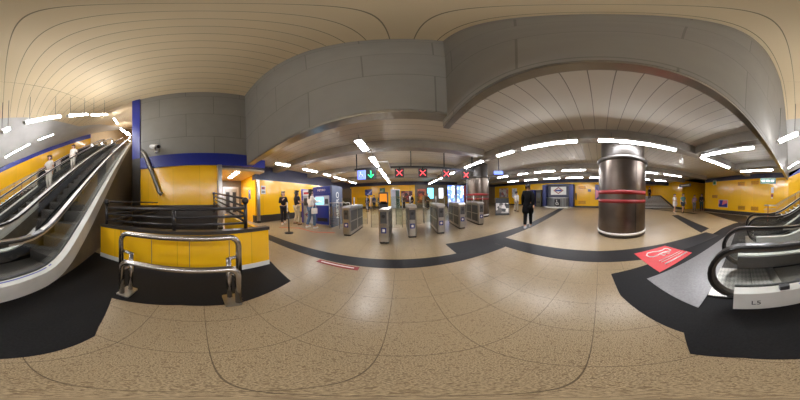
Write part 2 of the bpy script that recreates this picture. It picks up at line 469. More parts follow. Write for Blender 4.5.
# fascia beams round the high hall
fz = MB(); fz.box(XL,YF,3.2,XR,YF+0.26,ZT); struct('wall_front_fascia', fz, 'stone_x')
fz = MB(); fz.box(XL,YF+0.01,3.14,XR,YF+0.30,3.2); struct('trim_3', fz, 'soffit')
fz = MB(); fz.box(XR,-9.75,2.98,XR+0.12,YF+0.26,ZT); struct('wall_right_fascia', fz, 'stone_y')
fz = MB(); fz.box(XR+0.005,-9.7,2.93,XR+0.14,YF+0.27,2.98); struct('trim_4', fz, 'soffit')
# low ceilings
lc = MB(); lc.add([(-7.3,YF+0.25,ZL),(15.9,YF+0.25,ZL),(15.9,17.2,ZL),(-7.3,17.2,ZL)], [(0,1,2,3)]); struct('ceiling_front', lc, 'low_slat_front')
lc = MB(); lc.add([(XR+0.12,-12.5,ZL),(22,-12.5,ZL),(22,YF+0.25,ZL),(XR+0.12,YF+0.25,ZL)], [(0,1,2,3)]); struct('ceiling_right', lc, 'low_slat_x')
n = 5
for y in (4.45, 7.75, 11.5):
    b = MB(); b.box(-6.9,y,3.18,3.5,y+0.42,ZL); struct('trim_%d' % n, b, 'beam'); n += 1
for x in (3.75, 8.1, 11.2):
    b = MB(); b.box(x,-9.0 if x < 9 else -8.8,3.16,x+0.4,16.8,ZL); struct('trim_%d' % n, b, 'beam'); n += 1
for y in (-3.75, -6.95):
    b = MB(); b.box(XR+0.14,y,3.16,3.72,y+0.35,ZL); struct('trim_%d' % n, b, 'beam'); n += 1
# left-hand lower wall with the lift lobby recess
b = MB(); b.box(-7.3,3.2,0.45,-6.9,17.2,2.62); struct('wall_left_yellow', b, 'yellow_y')
b = MB(); b.box(-7.3,3.2,0,-6.89,17.2,0.45); struct('baseboard_left_front', b, 'plinth')
b = MB(); b.box(-7.3,3.2,2.62,-6.86,17.2,ZL); struct('trim_%d' % n, b, 'navy'); n += 1
b = MB(); b.box(-9.9,0.7,0,-9.5,3.5,3.06); struct('wall_lobby_back', b, 'brown')
b = MB(); b.box(-9.5,3.2,0.0,-7.3,3.5,3.06); struct('wall_lobby_side', b, 'yellow_x')
b = MB(); b.box(-9.5,0.6,0,-6.25,0.8,3.06); struct('wall_lobby_near', b, 'yellow_x')
b = MB(); b.box(-9.9,0.6,2.95,-6.26,3.5,3.06); struct('ceiling_lobby', b, 'cream')
b = MB(); b.box(-9.9,2.64,3.06,-6.25,3.3,3.68); struct('wall_lobby_top', b, 'brown')
# far front wall
b = MB(); b.box(-7.3,16.8,0.3,2.0,17.2,3.05); struct('wall_front', b, 'yellow_x')
b = MB(); b.box(-7.3,16.78,0,2.0,17.2,0.3); struct('baseboard_front', b, 'plinth')
b = MB(); b.box(2.0,16.8,0,15.9,17.2,3.05); struct('wall_front_dark', b, 'brown')
b = MB(); b.box(-7.3,16.75,3.05,15.9,17.2,ZL); struct('trim_%d' % n, b, 'navy'); n += 1
# right wall, stair recess, passage, rear wall
b = MB(); b.box(15.5,-2.0,0.2,15.9,16.8,3.1); struct('wall_right', b, 'yellow_y')
b = MB(); b.box(15.48,-2.0,0,15.9,16.8,0.2); struct('baseboard_right', b, 'plinth')
b = MB(); b.box(15.45,-9.2,3.1,15.9,16.8,ZL); struct('trim_%d' % n, b, 'navy'); n += 1
b = MB(); b.box(15.9,-2.2,0,21.5,-2.0,ZL); struct('wall_stairs_left', b, 'yellow_x')
b = MB(); b.box(12.2,-9.6,0.25,21.5,-9.2,ZL); struct('wall_stairs_right', b, 'yellow_x')
b = MB(); b.extr([(12.2,0),(14.1,0.0),(17.9,1.55),(21.5,1.55),(21.5,1.75),(17.8,1.75),(14.0,0.28),(12.2,0.25)], 'y', -9.6, -9.17); struct('baseboard_stairs', b, 'plinth')
b = MB(); b.box(21.3,-9.4,1.4,21.7,-2.0,ZL); struct('wall_stairs_back', b, 'yellow_y')
b = MB(); b.box(9.1,-15.5,0,9.5,-10.4,ZL); struct('wall_passage_left', b, 'yellow_y')
b = MB(); b.box(12.2,-15.5,0,12.5,-9.6,ZL); struct('wall_passage_right', b, 'yellow_y')
b = MB(); b.box(9.1,-15.8,0,12.5,-15.5,ZL); struct('wall_passage_end', b, 'brown')
b = MB(); b.add([(9.1,-15.8,ZL),(12.5,-15.8,ZL),(12.5,-9.2,ZL),(9.1,-9.2,ZL)],[(0,1,2,3)]); struct('ceiling_passage', b, 'beam')
# rear yellow wall: level part, then climbing with the stairs
RW = [(9.5,-10.25),(0.9,-9.6)]
b = MB(); b.prism([(9.5,-10.25),(9.5,-10.6),(0.9,-9.95),(0.9,-9.6)], 0.3, 3.1); struct('wall_back', b, 'yellow_x')
b = MB(); b.prism([(9.52,-10.22),(9.52,-10.6),(0.9,-9.95),(0.9,-9.57)], 0, 0.3); struct('baseboard_back', b, 'plinth')
b = MB(); b.prism([(9.5,-10.24),(9.5,-10.6),(0.9,-9.95),(0.9,-9.59)], 3.1, 3.7); struct('trim_%d' % n, b, 'navy'); n += 1
yw = MB(); top = [(0.9,-9.56,3.1),(0,-9.78,3.55),(-2,-10.27,4.75),(-5.85,-11.23,7.2),(-10.6,-12.4,10.4)]
for k in range(len(top)-1):
    a, c = top[k], top[k+1]
    yw.add([(a[0],a[1],-0.2),(c[0],c[1],-0.2),c,a], [(0,1,2,3)])
struct('wall_back_stairs', yw, 'yellow_x')
bl = MB()
for k in range(len(top)-1):
    a, c = top[k], top[k+1]
    ha, hc2 = (0.03,0.35,0.55,0.6,0.65)[k:k+2]
    bl.add([(a[0],a[1]+0.02,a[2]),(c[0],c[1]+0.02,c[2]),(c[0],c[1]+0.02,c[2]+hc2),(a[0],a[1]+0.02,a[2]+ha)], [(0,1,2,3)])
struct('trim_%d' % n, bl, 'blue'); n += 1
# upper hall at the head of the escalators
wall('wall_upper_end', [(-24,-7,6),(-24,-16,6),(-24,-16,20),(-24,-7,20)], 'cream')
wall('wall_upper_left', [(-10.6,-12.4,6),(-24,-15.6,6),(-24,-15.6,20),(-10.6,-12.4,11.2)], 'cream')
wall('wall_upper_right', [(XL-0.1,-3.4,0),(-24,-8.0,0),(-24,-8.0,19.5),(XL-0.1,-3.4,8.3)], 'cream')
wall('floor_upper', [(-12.5,-5.5,8.2),(-24,-8,8.2),(-24,-16,8.2),(-12.5,-12.8,8.2)], 'cream')

# dark granite inlays and one painted shadow band in the floor
def inlay(pts, m='granite', z=0.004):
    global n
    b = MB(); b.prism(pts, 0.0005, z); struct('trim_%d' % n, b, m); n += 1
inlay([(-6.8,2.08),(2.28,2.10),(2.28,2.46),(-6.8,2.46)])
inlay([(2.29,2.62),(2.29,-0.9),(2.42,-2.2),(2.62,-3.6),(3.25,-3.6),(3.0,-1.6),(2.85,-0.1),(2.85,2.62)])
inlay([(1.15,2.463),(2.285,2.463),(2.285,2.625),(2.95,2.63),(4.9,2.74),(8.8,3.2),(14.0,4.0),(14.0,4.6),(8.8,3.75),(4.9,3.15),(2.2,3.15),(1.15,3.15)])
inlay([(8.0,-7.9),(9.2,-7.9),(14.8,-5.9),(14.8,-5.5),(9.2,-7.2),(8.0,-7.2)])  # shadows on the far floor painted as a dark band
inlay([(3.3,-3.4),(8.2,-5.2),(8.2,-5.8),(3.6,-4.2)])
inlay([(3.0,-6.2),(8.8,-9.4),(4.2,-9.4),(2.9,-7.2)])
inlay([(1.86,-0.18),(2.15,-1.1),(2.6,-2.6),(3.2,-4.6),(3.4,-6.0),(2.6,-9.4),(-2.0,-9.4),(-2.15,-2.05),(-2.15,1.3),(-1.35,1.13),(-1.21,0.37),(-1.22,-0.2),
       (-1.07,-0.88),(-0.62,-0.62),(-0.51,-0.54),(-0.13,-0.46),(0.17,-0.41),(0.34,-0.33),(0.56,-0.47),(0.91,-0.36),(1.31,-0.23)], 'mat', 0.003)

# ================================================================== COLUMNS
def column(loc, rad, label):
    t = thing('column', label, 'column', (loc[0],loc[1],0), 0, 'steel clad columns')
    c = (0,0,0)
    MB().lathe([(rad,0.17),(rad,2.5)], c, 48).build('shaft', 'column', t)
    MB().lathe([(rad-0.03,0),(rad+0.005,0.0),(rad+0.005,0.1),(rad-0.03,0.1)], c, 48).build('plinth_ring', 'plinth', t)
    MB().lathe([(rad-0.03,0.1),(rad+0.02,0.1),(rad+0.02,0.17),(rad-0.03,0.17)], c, 48).build('base_ring', 'white', t)
    for z0, z1 in ((1.11,1.22),(1.385,1.51)):
        MB().lathe([(rad-0.01,z0),(rad+0.006,z0),(rad+0.006,z1),(rad-0.01,z1)], c, 48).build('red_band', 'red', t)
    MB().lathe([(rad-0.02,2.46),(rad+0.06,2.50),(rad+0.06,2.60),(rad*0.5,2.60)], c, 48).build('collar', 'newel', t)
    for k in range(3):
        a = R(200+120*k); MB().cbox(((rad+0.001)*math.cos(a),(rad+0.001)*math.sin(a),1.33),(0.006,0.012,2.3),a).build('panel_seam','black',t)
    MB().lathe([(rad*0.92,2.58),(rad*0.92,3.5)], c, 48).build('neck', 'plinth', t)
column((4.58,-0.80), 0.85, 'wide steel clad column with two red bands beside the open floor')
column((4.93,7.05), 0.75, 'steel clad column with red bands behind the ticket gates')

def pilaster(x, y, zt, label):
    t = thing('pilaster', label, 'pilaster', (x,y,0))
    MB().cbox((0,0,zt/2),(0.16,0.2,zt),0,0.03).build('casing','steel',t)
    MB().cbox((0,0,0.07),(0.19,0.23,0.14),0,0.02).build('foot','plinth',t)
pilaster(-5.75, 0.92, 3.04, 'slim steel pilaster at the near corner of the lift lobby')
pilaster(-6.82, 3.36, 2.6, 'slim steel pilaster at the far corner of the lift lobby')

# ================================================================== LIGHTS
def light(a, b, label, group, m='tube', wd=0.12, rods=0.0, name='ceiling_light'):
    a, b = Vector(a), Vector(b); mid = (a+b)/2; d = b-a; ln = d.length
    t = thing(name, label, 'ceiling light', mid, 0, group)
    t.rotation_euler = d.to_track_quat('X','Z').to_euler()
    if name == 'suspended_light':           # bare round tube with end caps, shining all round
        MB().tube([(-ln/2+0.04,0,0),(ln/2-0.04,0,0)],wd/2,10).build('tube',m,t)
        for e in (-1,1): MB().tube([(e*(ln/2-0.05),0,0),(e*ln/2,0,0)],wd/2+0.008,10).build('end_cap','steel_light',t)
        inv = t.rotation_euler.to_matrix().transposed()
        if rods:
            for s in (-0.35,0.35):
                p0 = Vector((s*ln,0,0.05)); MB().tube([p0, p0+inv@Vector((0,0,rods))],0.008,6).build('rod','darkgrey',t)
        return t
    MB().box(-ln/2,-wd/2-0.02,0.0,ln/2,wd/2+0.02,0.07).build('housing','steel_light',t)
    MB().extr([(-wd/2,0.0),(-wd/2+0.02,-0.045),(wd/2-0.02,-0.045),(wd/2,0.0)],'x',-ln/2+0.02,ln/2-0.02).build('tube',m,t)
    inv = t.rotation_euler.to_matrix().transposed()
    if rods:
        for s in (-0.35,0.35):
            p0 = Vector((s*ln,0,0.06 if name == 'ceiling_light' else 0.0)); MB().tube([p0, p0+inv@Vector((0,0,rods))],0.008,6).build('rod','darkgrey',t)
    return t
ORD = ['first','second','third','fourth','fifth','sixth','seventh','eighth','ninth']
def row(segs, fmt, group, **k):
    for i, (a, b) in enumerate(segs): light(a, b, fmt % ORD[i], group, **k)
Z0 = 3.02
row([((3.6,6.35,Z0),(3.6,4.74,Z0)),((3.6,3.75,Z0),(3.6,2.9,Z0)),((3.6,2.5,Z0),(3.6,0.66,Z0)),((3.6,0.08,Z0),(3.6,-2.4,Z0)),((3.6,-3.6,Z0),(3.6,-5.7,Z0))],
    '%s lit tube going back from the ticket gates over the open floor', 'tubes over the open floor', rods=0.2)
row([((3.6,9.2,Z0),(3.6,7.9,Z0)),((3.6,11.2,Z0),(3.6,9.9,Z0)),((3.6,13.2,Z0),(3.6,12.0,Z0)),((3.6,15.4,Z0),(3.6,14.0,Z0))],
    '%s distant lit tube beyond the steel column behind the gates', 'tubes beyond the gates', wd=0.09, rods=0.2)
light((17.0,-5.6,3.2),(18.6,-5.6,3.2),'short added tube brightening the broad dark staircase','crosswise tubes',rods=0.2)  # added tube, put in to brighten the stair recess
light((3.45,-3.5,Z0),(1.42,-3.65,Z0),'lit tube running crosswise toward the grey fascia above the landing plate','crosswise tubes',rods=0.2)
light((3.45,-6.75,Z0),(1.5,-6.77,Z0),'lit tube running crosswise near the rear yellow wall','crosswise tubes',rods=0.2)
row([((7.9,8.2,Z0),(7.8,6.9,Z0)),((7.8,5.85,Z0),(7.8,4.97,Z0)),((7.8,4.42,Z0),(7.8,2.9,Z0)),((7.9,2.45,Z0),(7.9,0.92,Z0)),((7.9,-2.9,Z0),(7.9,-3.8,Z0)),((7.9,-4.3,Z0),(7.9,-5.8,Z0))],
    '%s tube of the middle row between the steel columns and the kiosk', 'middle row tubes', wd=0.08, rods=0.2)
row([((11,9.6,Z0),(11,8.2,Z0)),((11,7.4,Z0),(11,5.9,Z0)),((11,5.2,Z0),(11,3.6,Z0)),((11,3.0,Z0),(11,1.5,Z0)),((11,0.9,Z0),(11,-0.6,Z0)),((11,-3.3,Z0),(11,-4.5,Z0)),((11,-5.0,Z0),(11,-6.2,Z0))],
    '%s tube of the row along the kiosk wall', 'wall row tubes', wd=0.08, rods=0.2)
row([((-4.65,3.2,Z0),(-4.6,3.95,Z0)),((-4.65,4.95,Z0),(-4.6,6.1,Z0)),((-4.65,6.9,Z0),(-4.6,7.6,Z0)),((-4.65,8.3,Z0),(-4.6,10.2,Z0)),((-4.65,11.2,Z0),(-4.6,12.8,Z0))],
    '%s lit tube along the yellow wall above the ticket machines', 'tubes by the left wall', rods=0.2)
row([((-1.1,3.3,Z0),(-1.1,4.1,Z0)),((-1.1,5.0,Z0),(-1.1,6.5,Z0)),((-1.1,7.2,Z0),(-1.1,7.7,Z0)),((-1.1,8.3,Z0),(-1.1,9.6,Z0)),((-1.1,10.4,Z0),(-1.1,11.4,Z0)),((-1.1,12.2,Z0),(-1.1,13.6,Z0))],
    '%s lit tube of the row running straight over the ticket gates', 'tubes over the gates', wd=0.2, rods=0.2)
row([((0.66,-3.44,3.01),(0.08,-3.57,3.41)),((0.0,-3.59,3.45),(-0.25,-3.64,3.67)),((-0.66,-3.74,4.0),(-2.05,-4.08,4.95)),((-2.35,-4.11,5.12),(-3.56,-4.41,6.01)),((-3.52,-4.08,5.73),(-4.88,-4.44,6.79))],
    '%s suspended tube of the rising row above the escalators', 'rising row of suspended tubes', m='tube_hall', rods=1.3, name='suspended_light')
row([((-6.9,-5.63,8.36),(-7.7,-5.83,8.2)),((-8.2,-5.96,8.12),(-8.85,-6.12,8.06)),((-10.2,-6.6,8.9),(-11.4,-6.95,9.1)),((-13.0,-9.0,11.6),(-15.0,-9.6,11.8)),((-16.5,-10.5,12.0),(-18.5,-11.0,12.2))],  # last two tubes are added to brighten the dark upper hall
    '%s short tube at the head of the escalators, the last two added for brightness', 'tubes at the escalator head', m='tube_hall', name='suspended_light')
row([((0.75,-7.0,3.1),(0.1,-7.16,3.62)),((-0.2,-7.2,3.85),(-1.75,-7.58,5.1)),((-2.25,-7.7,5.5),(-3.5,-8.0,6.45))],
    '%s tube of the rising row beside the rear blue band', 'rising tubes by the rear wall', m='tube', wd=0.06, name='suspended_light')

# ================================================================== ESCALATORS
TH = 0.67                               # slope
S0 = 1.23                               # start of the incline on the handrail
S1 = 14.0
def rise(s, s0):
    """smooth landing-to-incline height"""
    r = 0.35
    if s < s0-r: return 0.0
    if s < s0+r: return TH*(s-s0+r)**2/(4*r)
    if s < S1: return TH*(s-s0)
    return TH*(S1-s0)
def spath(z, s_from, s_to, s0, step=0.18):
    k = max(2,int((s_to-s_from)/step)); return [(s_from+(s_to-s_from)*i/k, z+rise(s_from+(s_to-s_from)*i/k, s0)) for i in range(k+1)]
EX = Vector((-0.899,-0.438,0)); EN = Vector((0.438,-0.899,0)); ERZ = math.atan2(-0.438,-0.899)

def escalator(pc, w2, snew, label, full=True):
    """axis at perpendicular distance pc, handrails at +-w2; local x runs up the escalator, -y is the near side"""
    org = EN*pc
    t = thing('escalator', label, 'escalator', (org.x,org.y,0), ERZ, 'escalators')
    for sd in (-1,1):
        y = sd*w2
        out = sd
        # newel loop + handrail
        rad = 0.36; zc = 0.46; sc0 = snew+rad
        loop = [(sc0+0.42,y,zc-rad),(sc0+0.2,y,zc-rad)] + [(sc0-rad*math.sin(a)*1.0, y, zc-rad*math.cos(a)) for a in [PI*k/14 for k in range(15)]]
        top = [(s,y,z) for s,z in spath(zc+rad, sc0+0.12, S1+1.2, S0)]
        prof = [(-0.042,-0.012),(0.042,-0.012),(0.048,0.006),(0.036,0.03),(0,0.036),(-0.036,0.03),(-0.048,0.006)]
        MB().sweep(loop+top, prof).build('handrail','rubber',t)
        # steel rail under the handrail; light caught on the slope is painted as paler metal
        inn = [(sc0+0.42,y,zc-rad+0.035),(sc0+0.2,y,zc-rad+0.035)]+[(sc0-(rad-0.035)*math.sin(a), y, zc-(rad-0.035)*math.cos(a)) for a in [PI*k/14 for k in range(15)]]
        tp = [(s,y,z) for s,z in spath(zc+rad-0.035, sc0+0.12, S1+1.2, S0)]
        gp = [(-0.034,-0.045),(0.034,-0.045),(0.034,0.022),(-0.034,0.022)]
        MB().sweep(inn+tp[:4], gp).build('newel_trim','newel',t)
        MB().sweep(tp[3:], gp).build('rail_guide','steel_light',t)
        # glass
        g = MB(); zt = spath(zc+rad-0.08, sc0, S1+1.2, S0); zb = spath(0.265, sc0, S1+1.2, S0+0.27)
        vs = [(s,y,z) for s,z in zt]+[(s,y,z) for s,z in zb]; m = len(zt)
        g.add(vs,[(i,i+1,m+i+1,m+i) for i in range(m-1)])
        arc = [(sc0-(rad-0.08)*math.sin(a), y, zc-(rad-0.08)*math.cos(a)) for a in [PI*k/14 for k in range(15)]]
        g.add([(sc0,y,zc)]+arc,[(0,i,i+1) for i in range(1,15)])
        g.build('glass_panel','glass',t)
        # white outer deck and silver inner deck
        de = spath(0.138, sc0-0.10, S1+1.2, S0+0.27)
        MB().sweep([(s,y,z) for s,z in de],[(0.015*sd,0.135),(sd*0.14,0.135),(sd*0.14,-0.135),(0.015*sd,-0.135)]).build('outer_deck','offwhite',t)
        MB().sweep([(s,y,z+0.055) for s,z in de],[(sd*0.013,0.06),(sd*0.013,0.075),(-sd*0.045,0.06),(-sd*0.045,0.045)]).build('inner_deck','newel',t)
        MB().sweep([(s,y-sd*0.04,z) for s,z in de],[(-0.008,-0.13),(0.008,-0.13),(0.008,0.10),(-0.008,0.10)]).build('skirt_panel','darkgrey',t)
        # cladding down to the floor (brown triangular side)
        c = MB(); yo = y+sd*0.115
        up = spath(0.02, sc0-0.04, S1+1.2, S0+0.27); m = len(up)
        c.add([(s,yo,z) for s,z in up]+[(s,yo,0.0) for s,z in up],[(i,i+1,m+i+1,m+i) for i in range(m-1)])
        c.add([(up[0][0],yo,0),(up[0][0],yo,up[0][1]),(up[0][0],y-sd*0.1,up[0][1]),(up[0][0],y-sd*0.1,0)],[(0,1,2,3)])
        c.build('side_cladding','brown',t)
    # landing plate, comb, steps
    wi = w2-0.055
    MB().box(0.16,-wi,0.012,0.42,wi,0.034).build('landing_plate','checker',t)
    MB().box(snew-0.02,-wi-0.12,0.012,0.15,wi+0.12,0.03) if False else MB().box(snew-0.02,-wi,0.012,0.15,wi,0.03).build('entry_plate','checker',t)
    MB().box(0.43,-wi,0.005,0.54,wi,0.036).build('comb_plate','steel',t)
    for k in range(34):
        s = 0.54+0.4*k
        z = max(0.0, (TH*(s+0.2-1.62)))
        if s > S1: z = TH*(S1-1.62)
        b = MB(); b.box(s,-wi+0.01,z-0.06,s+0.4,wi-0.01,z+0.02)
        hgt = TH*0.4
        b.extr([(s+0.0,z-0.06),(s+0.02,z-hgt*1.05),(s+0.05,z-hgt*1.05),(s+0.04,z-0.06)],'y',-wi+0.01,wi-0.01)
        b.build('step','tread',t)
    return t
eA = escalator(1.70, 0.45, -0.31, 'near escalator rising beside the camera with white outer deck')
bx = MB(); bx.cbox((0.42,-0.54,0.30),(0.10,0.06,0.055),0,0.012); bx.build('stop_button_box','darkgrey',eA)
text_part('unit_number','L5',0.095,'black',eA,(0.15,-0.592,0.12),(PI/2,0,0),0.001)
st = MB(); st.sweep([(s,-0.50,z) for s,z in spath(0.276,0.6,1.7,S0+0.27)],[(-0.012,0),(0.012,0),(0.012,0.003),(-0.012,0.003)]); st.build('sticker_strip',cloth((120,120,190)),eA)
eB = escalator(3.95, 0.45, 0.15, 'farther escalator carrying two riders in white, beyond the near one')

# fixed stairs along the rear wall with railings
def on_wall(s, p):   # wall frame: s along the climb from x=0.9, p out from the wall
    u = Vector((-0.970,-0.242,0)); nn = Vector((-0.242,0.970,0))
    return Vector((1.9,-9.30,0))+u*s+nn*p
stt = thing('staircase','fixed dark stairs climbing along the rear yellow wall','stairs',(1.9,-9.3,0))
O_ = Vector((1.9,-9.3,0))
ST_P0, ST_P1, ST_S = 0.15, 1.5, 0.2
NST = 34
for k in range(NST):
    s = ST_S+0.30*k; z = 0.178*(k+1)
    c4 = [on_wall(s,ST_P0),on_wall(s+0.31,ST_P0),on_wall(s+0.31,ST_P1),on_wall(s,ST_P1)]
    sp_ = MB().prism([((c-O_).x,(c-O_).y) for c in c4], max(0,z-0.5), z).build('step','plinth',stt)
    c4 = [on_wall(s-0.004,ST_P0),on_wall(s+0.05,ST_P0),on_wall(s+0.05,ST_P1),on_wall(s-0.004,ST_P1)]
    MB().prism([((c-O_).x,(c-O_).y) for c in c4], z-0.05, z+0.004).build('nosing','white',sp_)
def rail_stairs(p, label):
    t = thing('stair_railing',label,'railing',(O_.x,O_.y,0))
    hts = (0.45,0.72,0.98)
    for h in hts:
        pts = [on_wall(-0.7,p)-O_+Vector((0,0,h)), on_wall(0.1,p)-O_+Vector((0,0,h))]
        pts += [on_wall(ST_S+0.3*k,p)-O_+Vector((0,0,h+0.178*k+0.1)) for k in range(1,NST,3)]
        MB().tube(pts,0.022 if h > 0.9 else 0.014,8).build('rail','steel',t)
    for k in range(-1,NST,5):
        z = 0.178*(k+1) if k >= 0 else 0
        c = on_wall(ST_S+0.3*k+(0.15 if k >= 0 else -0.35),p)-O_
        MB().tube([(c.x,c.y,z),(c.x,c.y,z+0.98)],0.025,8).build('post','redpost' if 'redpost' in MT else 'red',t)
MT['redpost'] = mat('dark_red_post',(140,52,40),0.4)
rail_stairs(1.6,'outer stair railing with dark red posts next to the farther escalator')
rail_stairs(0.10,'wall side stair railing fixed along the rear yellow wall')

# landing plate sheet and red safety sticker
b = MB(); b.prism([(0.78,-0.80),(1.61,-0.65),(2.75,-5.1),(2.36,-4.3)],0.003,0.009)
o = b.build('landing_sheet','plate'); tag(o,'smooth grey steel landing sheet in front of both escalators','floor plate')
rs = thing('floor_sticker','red square safety sticker with white shoe outline beside the landing plate','floor sticker',(2.27,-1.28,0.0))
RSC = Vector((2.27,-1.28,0)); ra = Vector((0.23,-0.88,0)); rb = Vector((-0.73,-0.28,0))
c4 = [(2.61,-0.74),(2.84,-1.62),(2.11,-1.90),(1.72,-0.90)]
MB().prism([(x-RSC.x,y-RSC.y) for x,y in c4],0.005,0.010).build('sheet','redmat',rs)
def uv(u,v):   # u,v in 0..1 over the sticker: u along the long edge away, v toward the plate
    a,bq,c,d = [Vector((x,y,0))-RSC for x,y in c4]
    return (a.lerp(bq,u)).lerp(d.lerp(c,u),v)+Vector((0,0,0.013))
shoe = [(.20,.25),(.28,.16),(.42,.17),(.55,.24),(.70,.24),(.80,.20),(.86,.27),(.84,.40),(.78,.44),(.66,.38),(.52,.38),(.40,.42),(.28,.42),(.20,.36)]
MB().tube([uv(v_*1.0,u_*1.0) for v_,u_ in shoe],0.016,6,closed=True).build('shoe_outline','white',rs)
MB().tube([uv(.62,.40),uv(.64,.52),uv(.70,.50)],0.014,6).build('strap_mark','white',rs)
MB().tube([uv(.48,.42),uv(.50,.52),uv(.56,.50)],0.014,6).build('strap_mark','white',rs)
for v_, h_ in ((.66,.008),(.74,.008),(.86,.016)):
    MB().tube([uv(.25,v_),uv(.92 if h_ < .01 else .96,v_)],h_,4).build('text_line','white',rs)
rs2 = thing('floor_sticker','narrow red sticker strip lying on the granite band before the gates','floor sticker',(-1.1,1.98,0))
MB().box(-0.42,-0.06,0.005,0.40,0.06,0.009).build('sheet','red',rs2)
MB().box(-0.34,-0.015,0.009,0.32,0.012,0.011).build('text_line','white',rs2)
ql = MB()
ql.tube([(-5.0,3.55,0.004),(-4.2,4.1,0.004),(-3.2,3.9,0.004),(-2.4,4.2,0.004)],0.02,4)
tag(ql.build('floor_line',mat('worn_red_paint',(200,96,78),0.6)),'thin red queue line painted on the floor before the ticket machines','floor marking')

# ================================================================== STAIRWELL BARRIER, RAILINGS, GUARD
bt = thing('barrier','low yellow panelled barrier round the stairwell opening','barrier',(-2.12,-0.38,0))
MB().box(-0.07,-1.66,0.10,0.05,1.60,0.74).build('front_panel','yellow_y',bt)
MB().box(-0.06,-1.66,0.0,0.06,1.60,0.10).build('skirting','offwhite',bt)
MB().box(-0.10,-1.67,0.74,0.06,1.62,0.80).build('coping','plinth',bt)
MB().box(-3.6,1.48,0.0,-0.07,1.58,0.74).build('side_panel','yellow_x',bt)
for y in (-1.1,-0.45,0.2,0.85): MB().box(0.05,y-0.005,0.10,0.053,y+0.005,0.74).build('panel_seam','brown',bt)
rt = thing('stairwell_railing','black iron railing with ball topped posts round the stairwell','railing',(-2.14,-0.4,0.80))
def rl(pts, r): return MB().tube([Vector(p)-Vector((-2.14,-0.4,0.80)) for p in pts], r, 8)
for z in (0.90,1.03,1.17):
    rl([(-2.16,-1.94,z),(-2.16,0.80,z)],0.022 if z < 1.1 else 0.028).build('rail','blackmetal',rt)
for z in (0.92,1.06,1.20,1.34):
    rl([(-2.2,0.80,z),(-5.62,0.62,z+0.36)],0.022).build('rail','blackmetal',rt)
    rl([(-2.2,-1.94,z-0.03),(-5.6,-1.94,z-0.03)],0.022).build('rail','blackmetal',rt)
for p, zt in (((-2.16,-1.94),1.24),((-2.16,0.80),1.24),((-5.62,0.62),1.62),((-2.16,-0.45),1.15)):
    b = rl([(p[0],p[1],0.80),(p[0],p[1],zt)],0.035)
    b.build('post','blackmetal',rt)
    if zt > 1.2:
        MB().ball((p[0]+2.14,p[1]+0.4,zt-0.80+0.06),0.065,8).build('ball_finial','blackmetal',rt)
# chrome guard rails in front of the barrier
gt = thing('guard_rail','double chrome tube guard rail standing before the yellow barrier','guard rail',(-1.25,-0.22,0))
def hoop(x, y0, y1, zt, r, zb, rc=0.11):
    pts = [(x,y0,zb),(x,y0,zt-rc)]
    pts += [(x,y0+rc-rc*math.cos(a),zt-rc+rc*math.sin(a)) for a in (R(22),R(45),R(68),R(90))]
    pts += [(x,y1-rc+rc*math.sin(a),zt-rc+rc*math.cos(a)) for a in (0,R(22),R(45),R(68),R(90))]
    pts += [(x,y1,zb)]
    return MB().tube([(px_+1.25,py_+0.22,pz_) for px_,py_,pz_ in pts], r, 14)
hoop(-1.22,-0.86,0.36,0.56,0.036,0.0).build('lower_hoop','chrome',gt)
hoop(-1.38,-0.98,0.42,0.88,0.034,0.36).build('upper_hoop','chrome',gt)
for y in (-0.82,0.30):
    MB().tube([(-0.10,y+0.22,0),(-0.12,y+0.22,0.62)],0.03,12).build('post','chrome',gt)
    MB().cbox((-0.03,y+0.22,0.012),(0.24,0.16,0.018),0,0.02).build('foot_plate','steel',gt)
for y in (-0.82,0.30):
    MB().tube([(-0.12,y+0.22,0.42),(0.03,y+(0.16 if y < 0 else 0.28)+0.02,0.42)],0.02,8).build('bracket','chrome',gt)
    MB().tube([(-0.11,y+0.22,0.62),(-0.15,(-0.98 if y < 0 else 0.44)+0.22,0.62)],0.022,8).build('bracket','chrome',gt)

# ================================================================== LEFT WALL ITEMS
cc = thing('security_camera','white security camera on the grey panels above the blue band','camera',(XL,-2.05,3.98))
cc.scale = (1.6,1.6,1.6)
MB().cbox((0.03,0,0.0),(0.06,0.12,0.14),0,0.01).build('bracket','white',cc)
MB().tube([(0.05,0,0),(0.2,0.02,0.05)],0.03,8).build('arm','white',cc)
MB().tube([(0.16,-0.12,0.10),(0.34,0.16,-0.02)],0.07,12).build('body','white',cc)
MB().tube([(0.342,0.163,-0.022),(0.36,0.19,-0.034)],0.055,12).build('lens','black',cc)
# made-up diagonal bar; stands for a likely shadow at the shaft wall end
hr = thing('added_wall_bar','added dark bronze bar running diagonally down the yellow wall beside the blue pillar','handrail',(XL,-2.5,2.5))
MB().tube([(0.14,-0.30,1.55),(0.14,-0.1,1.2),(0.14,0.62,-0.72),(0.14,0.74,-0.80)],0.10,12).build('rail','soffit',hr)
for s in (0.1,0.8):
    p = Vector((0.14,-0.1,1.2)).lerp(Vector((0.14,0.62,-0.72)),s); MB().tube([p,(0.0,p.y,p.z)],0.02,8).build('bracket','steel',hr)
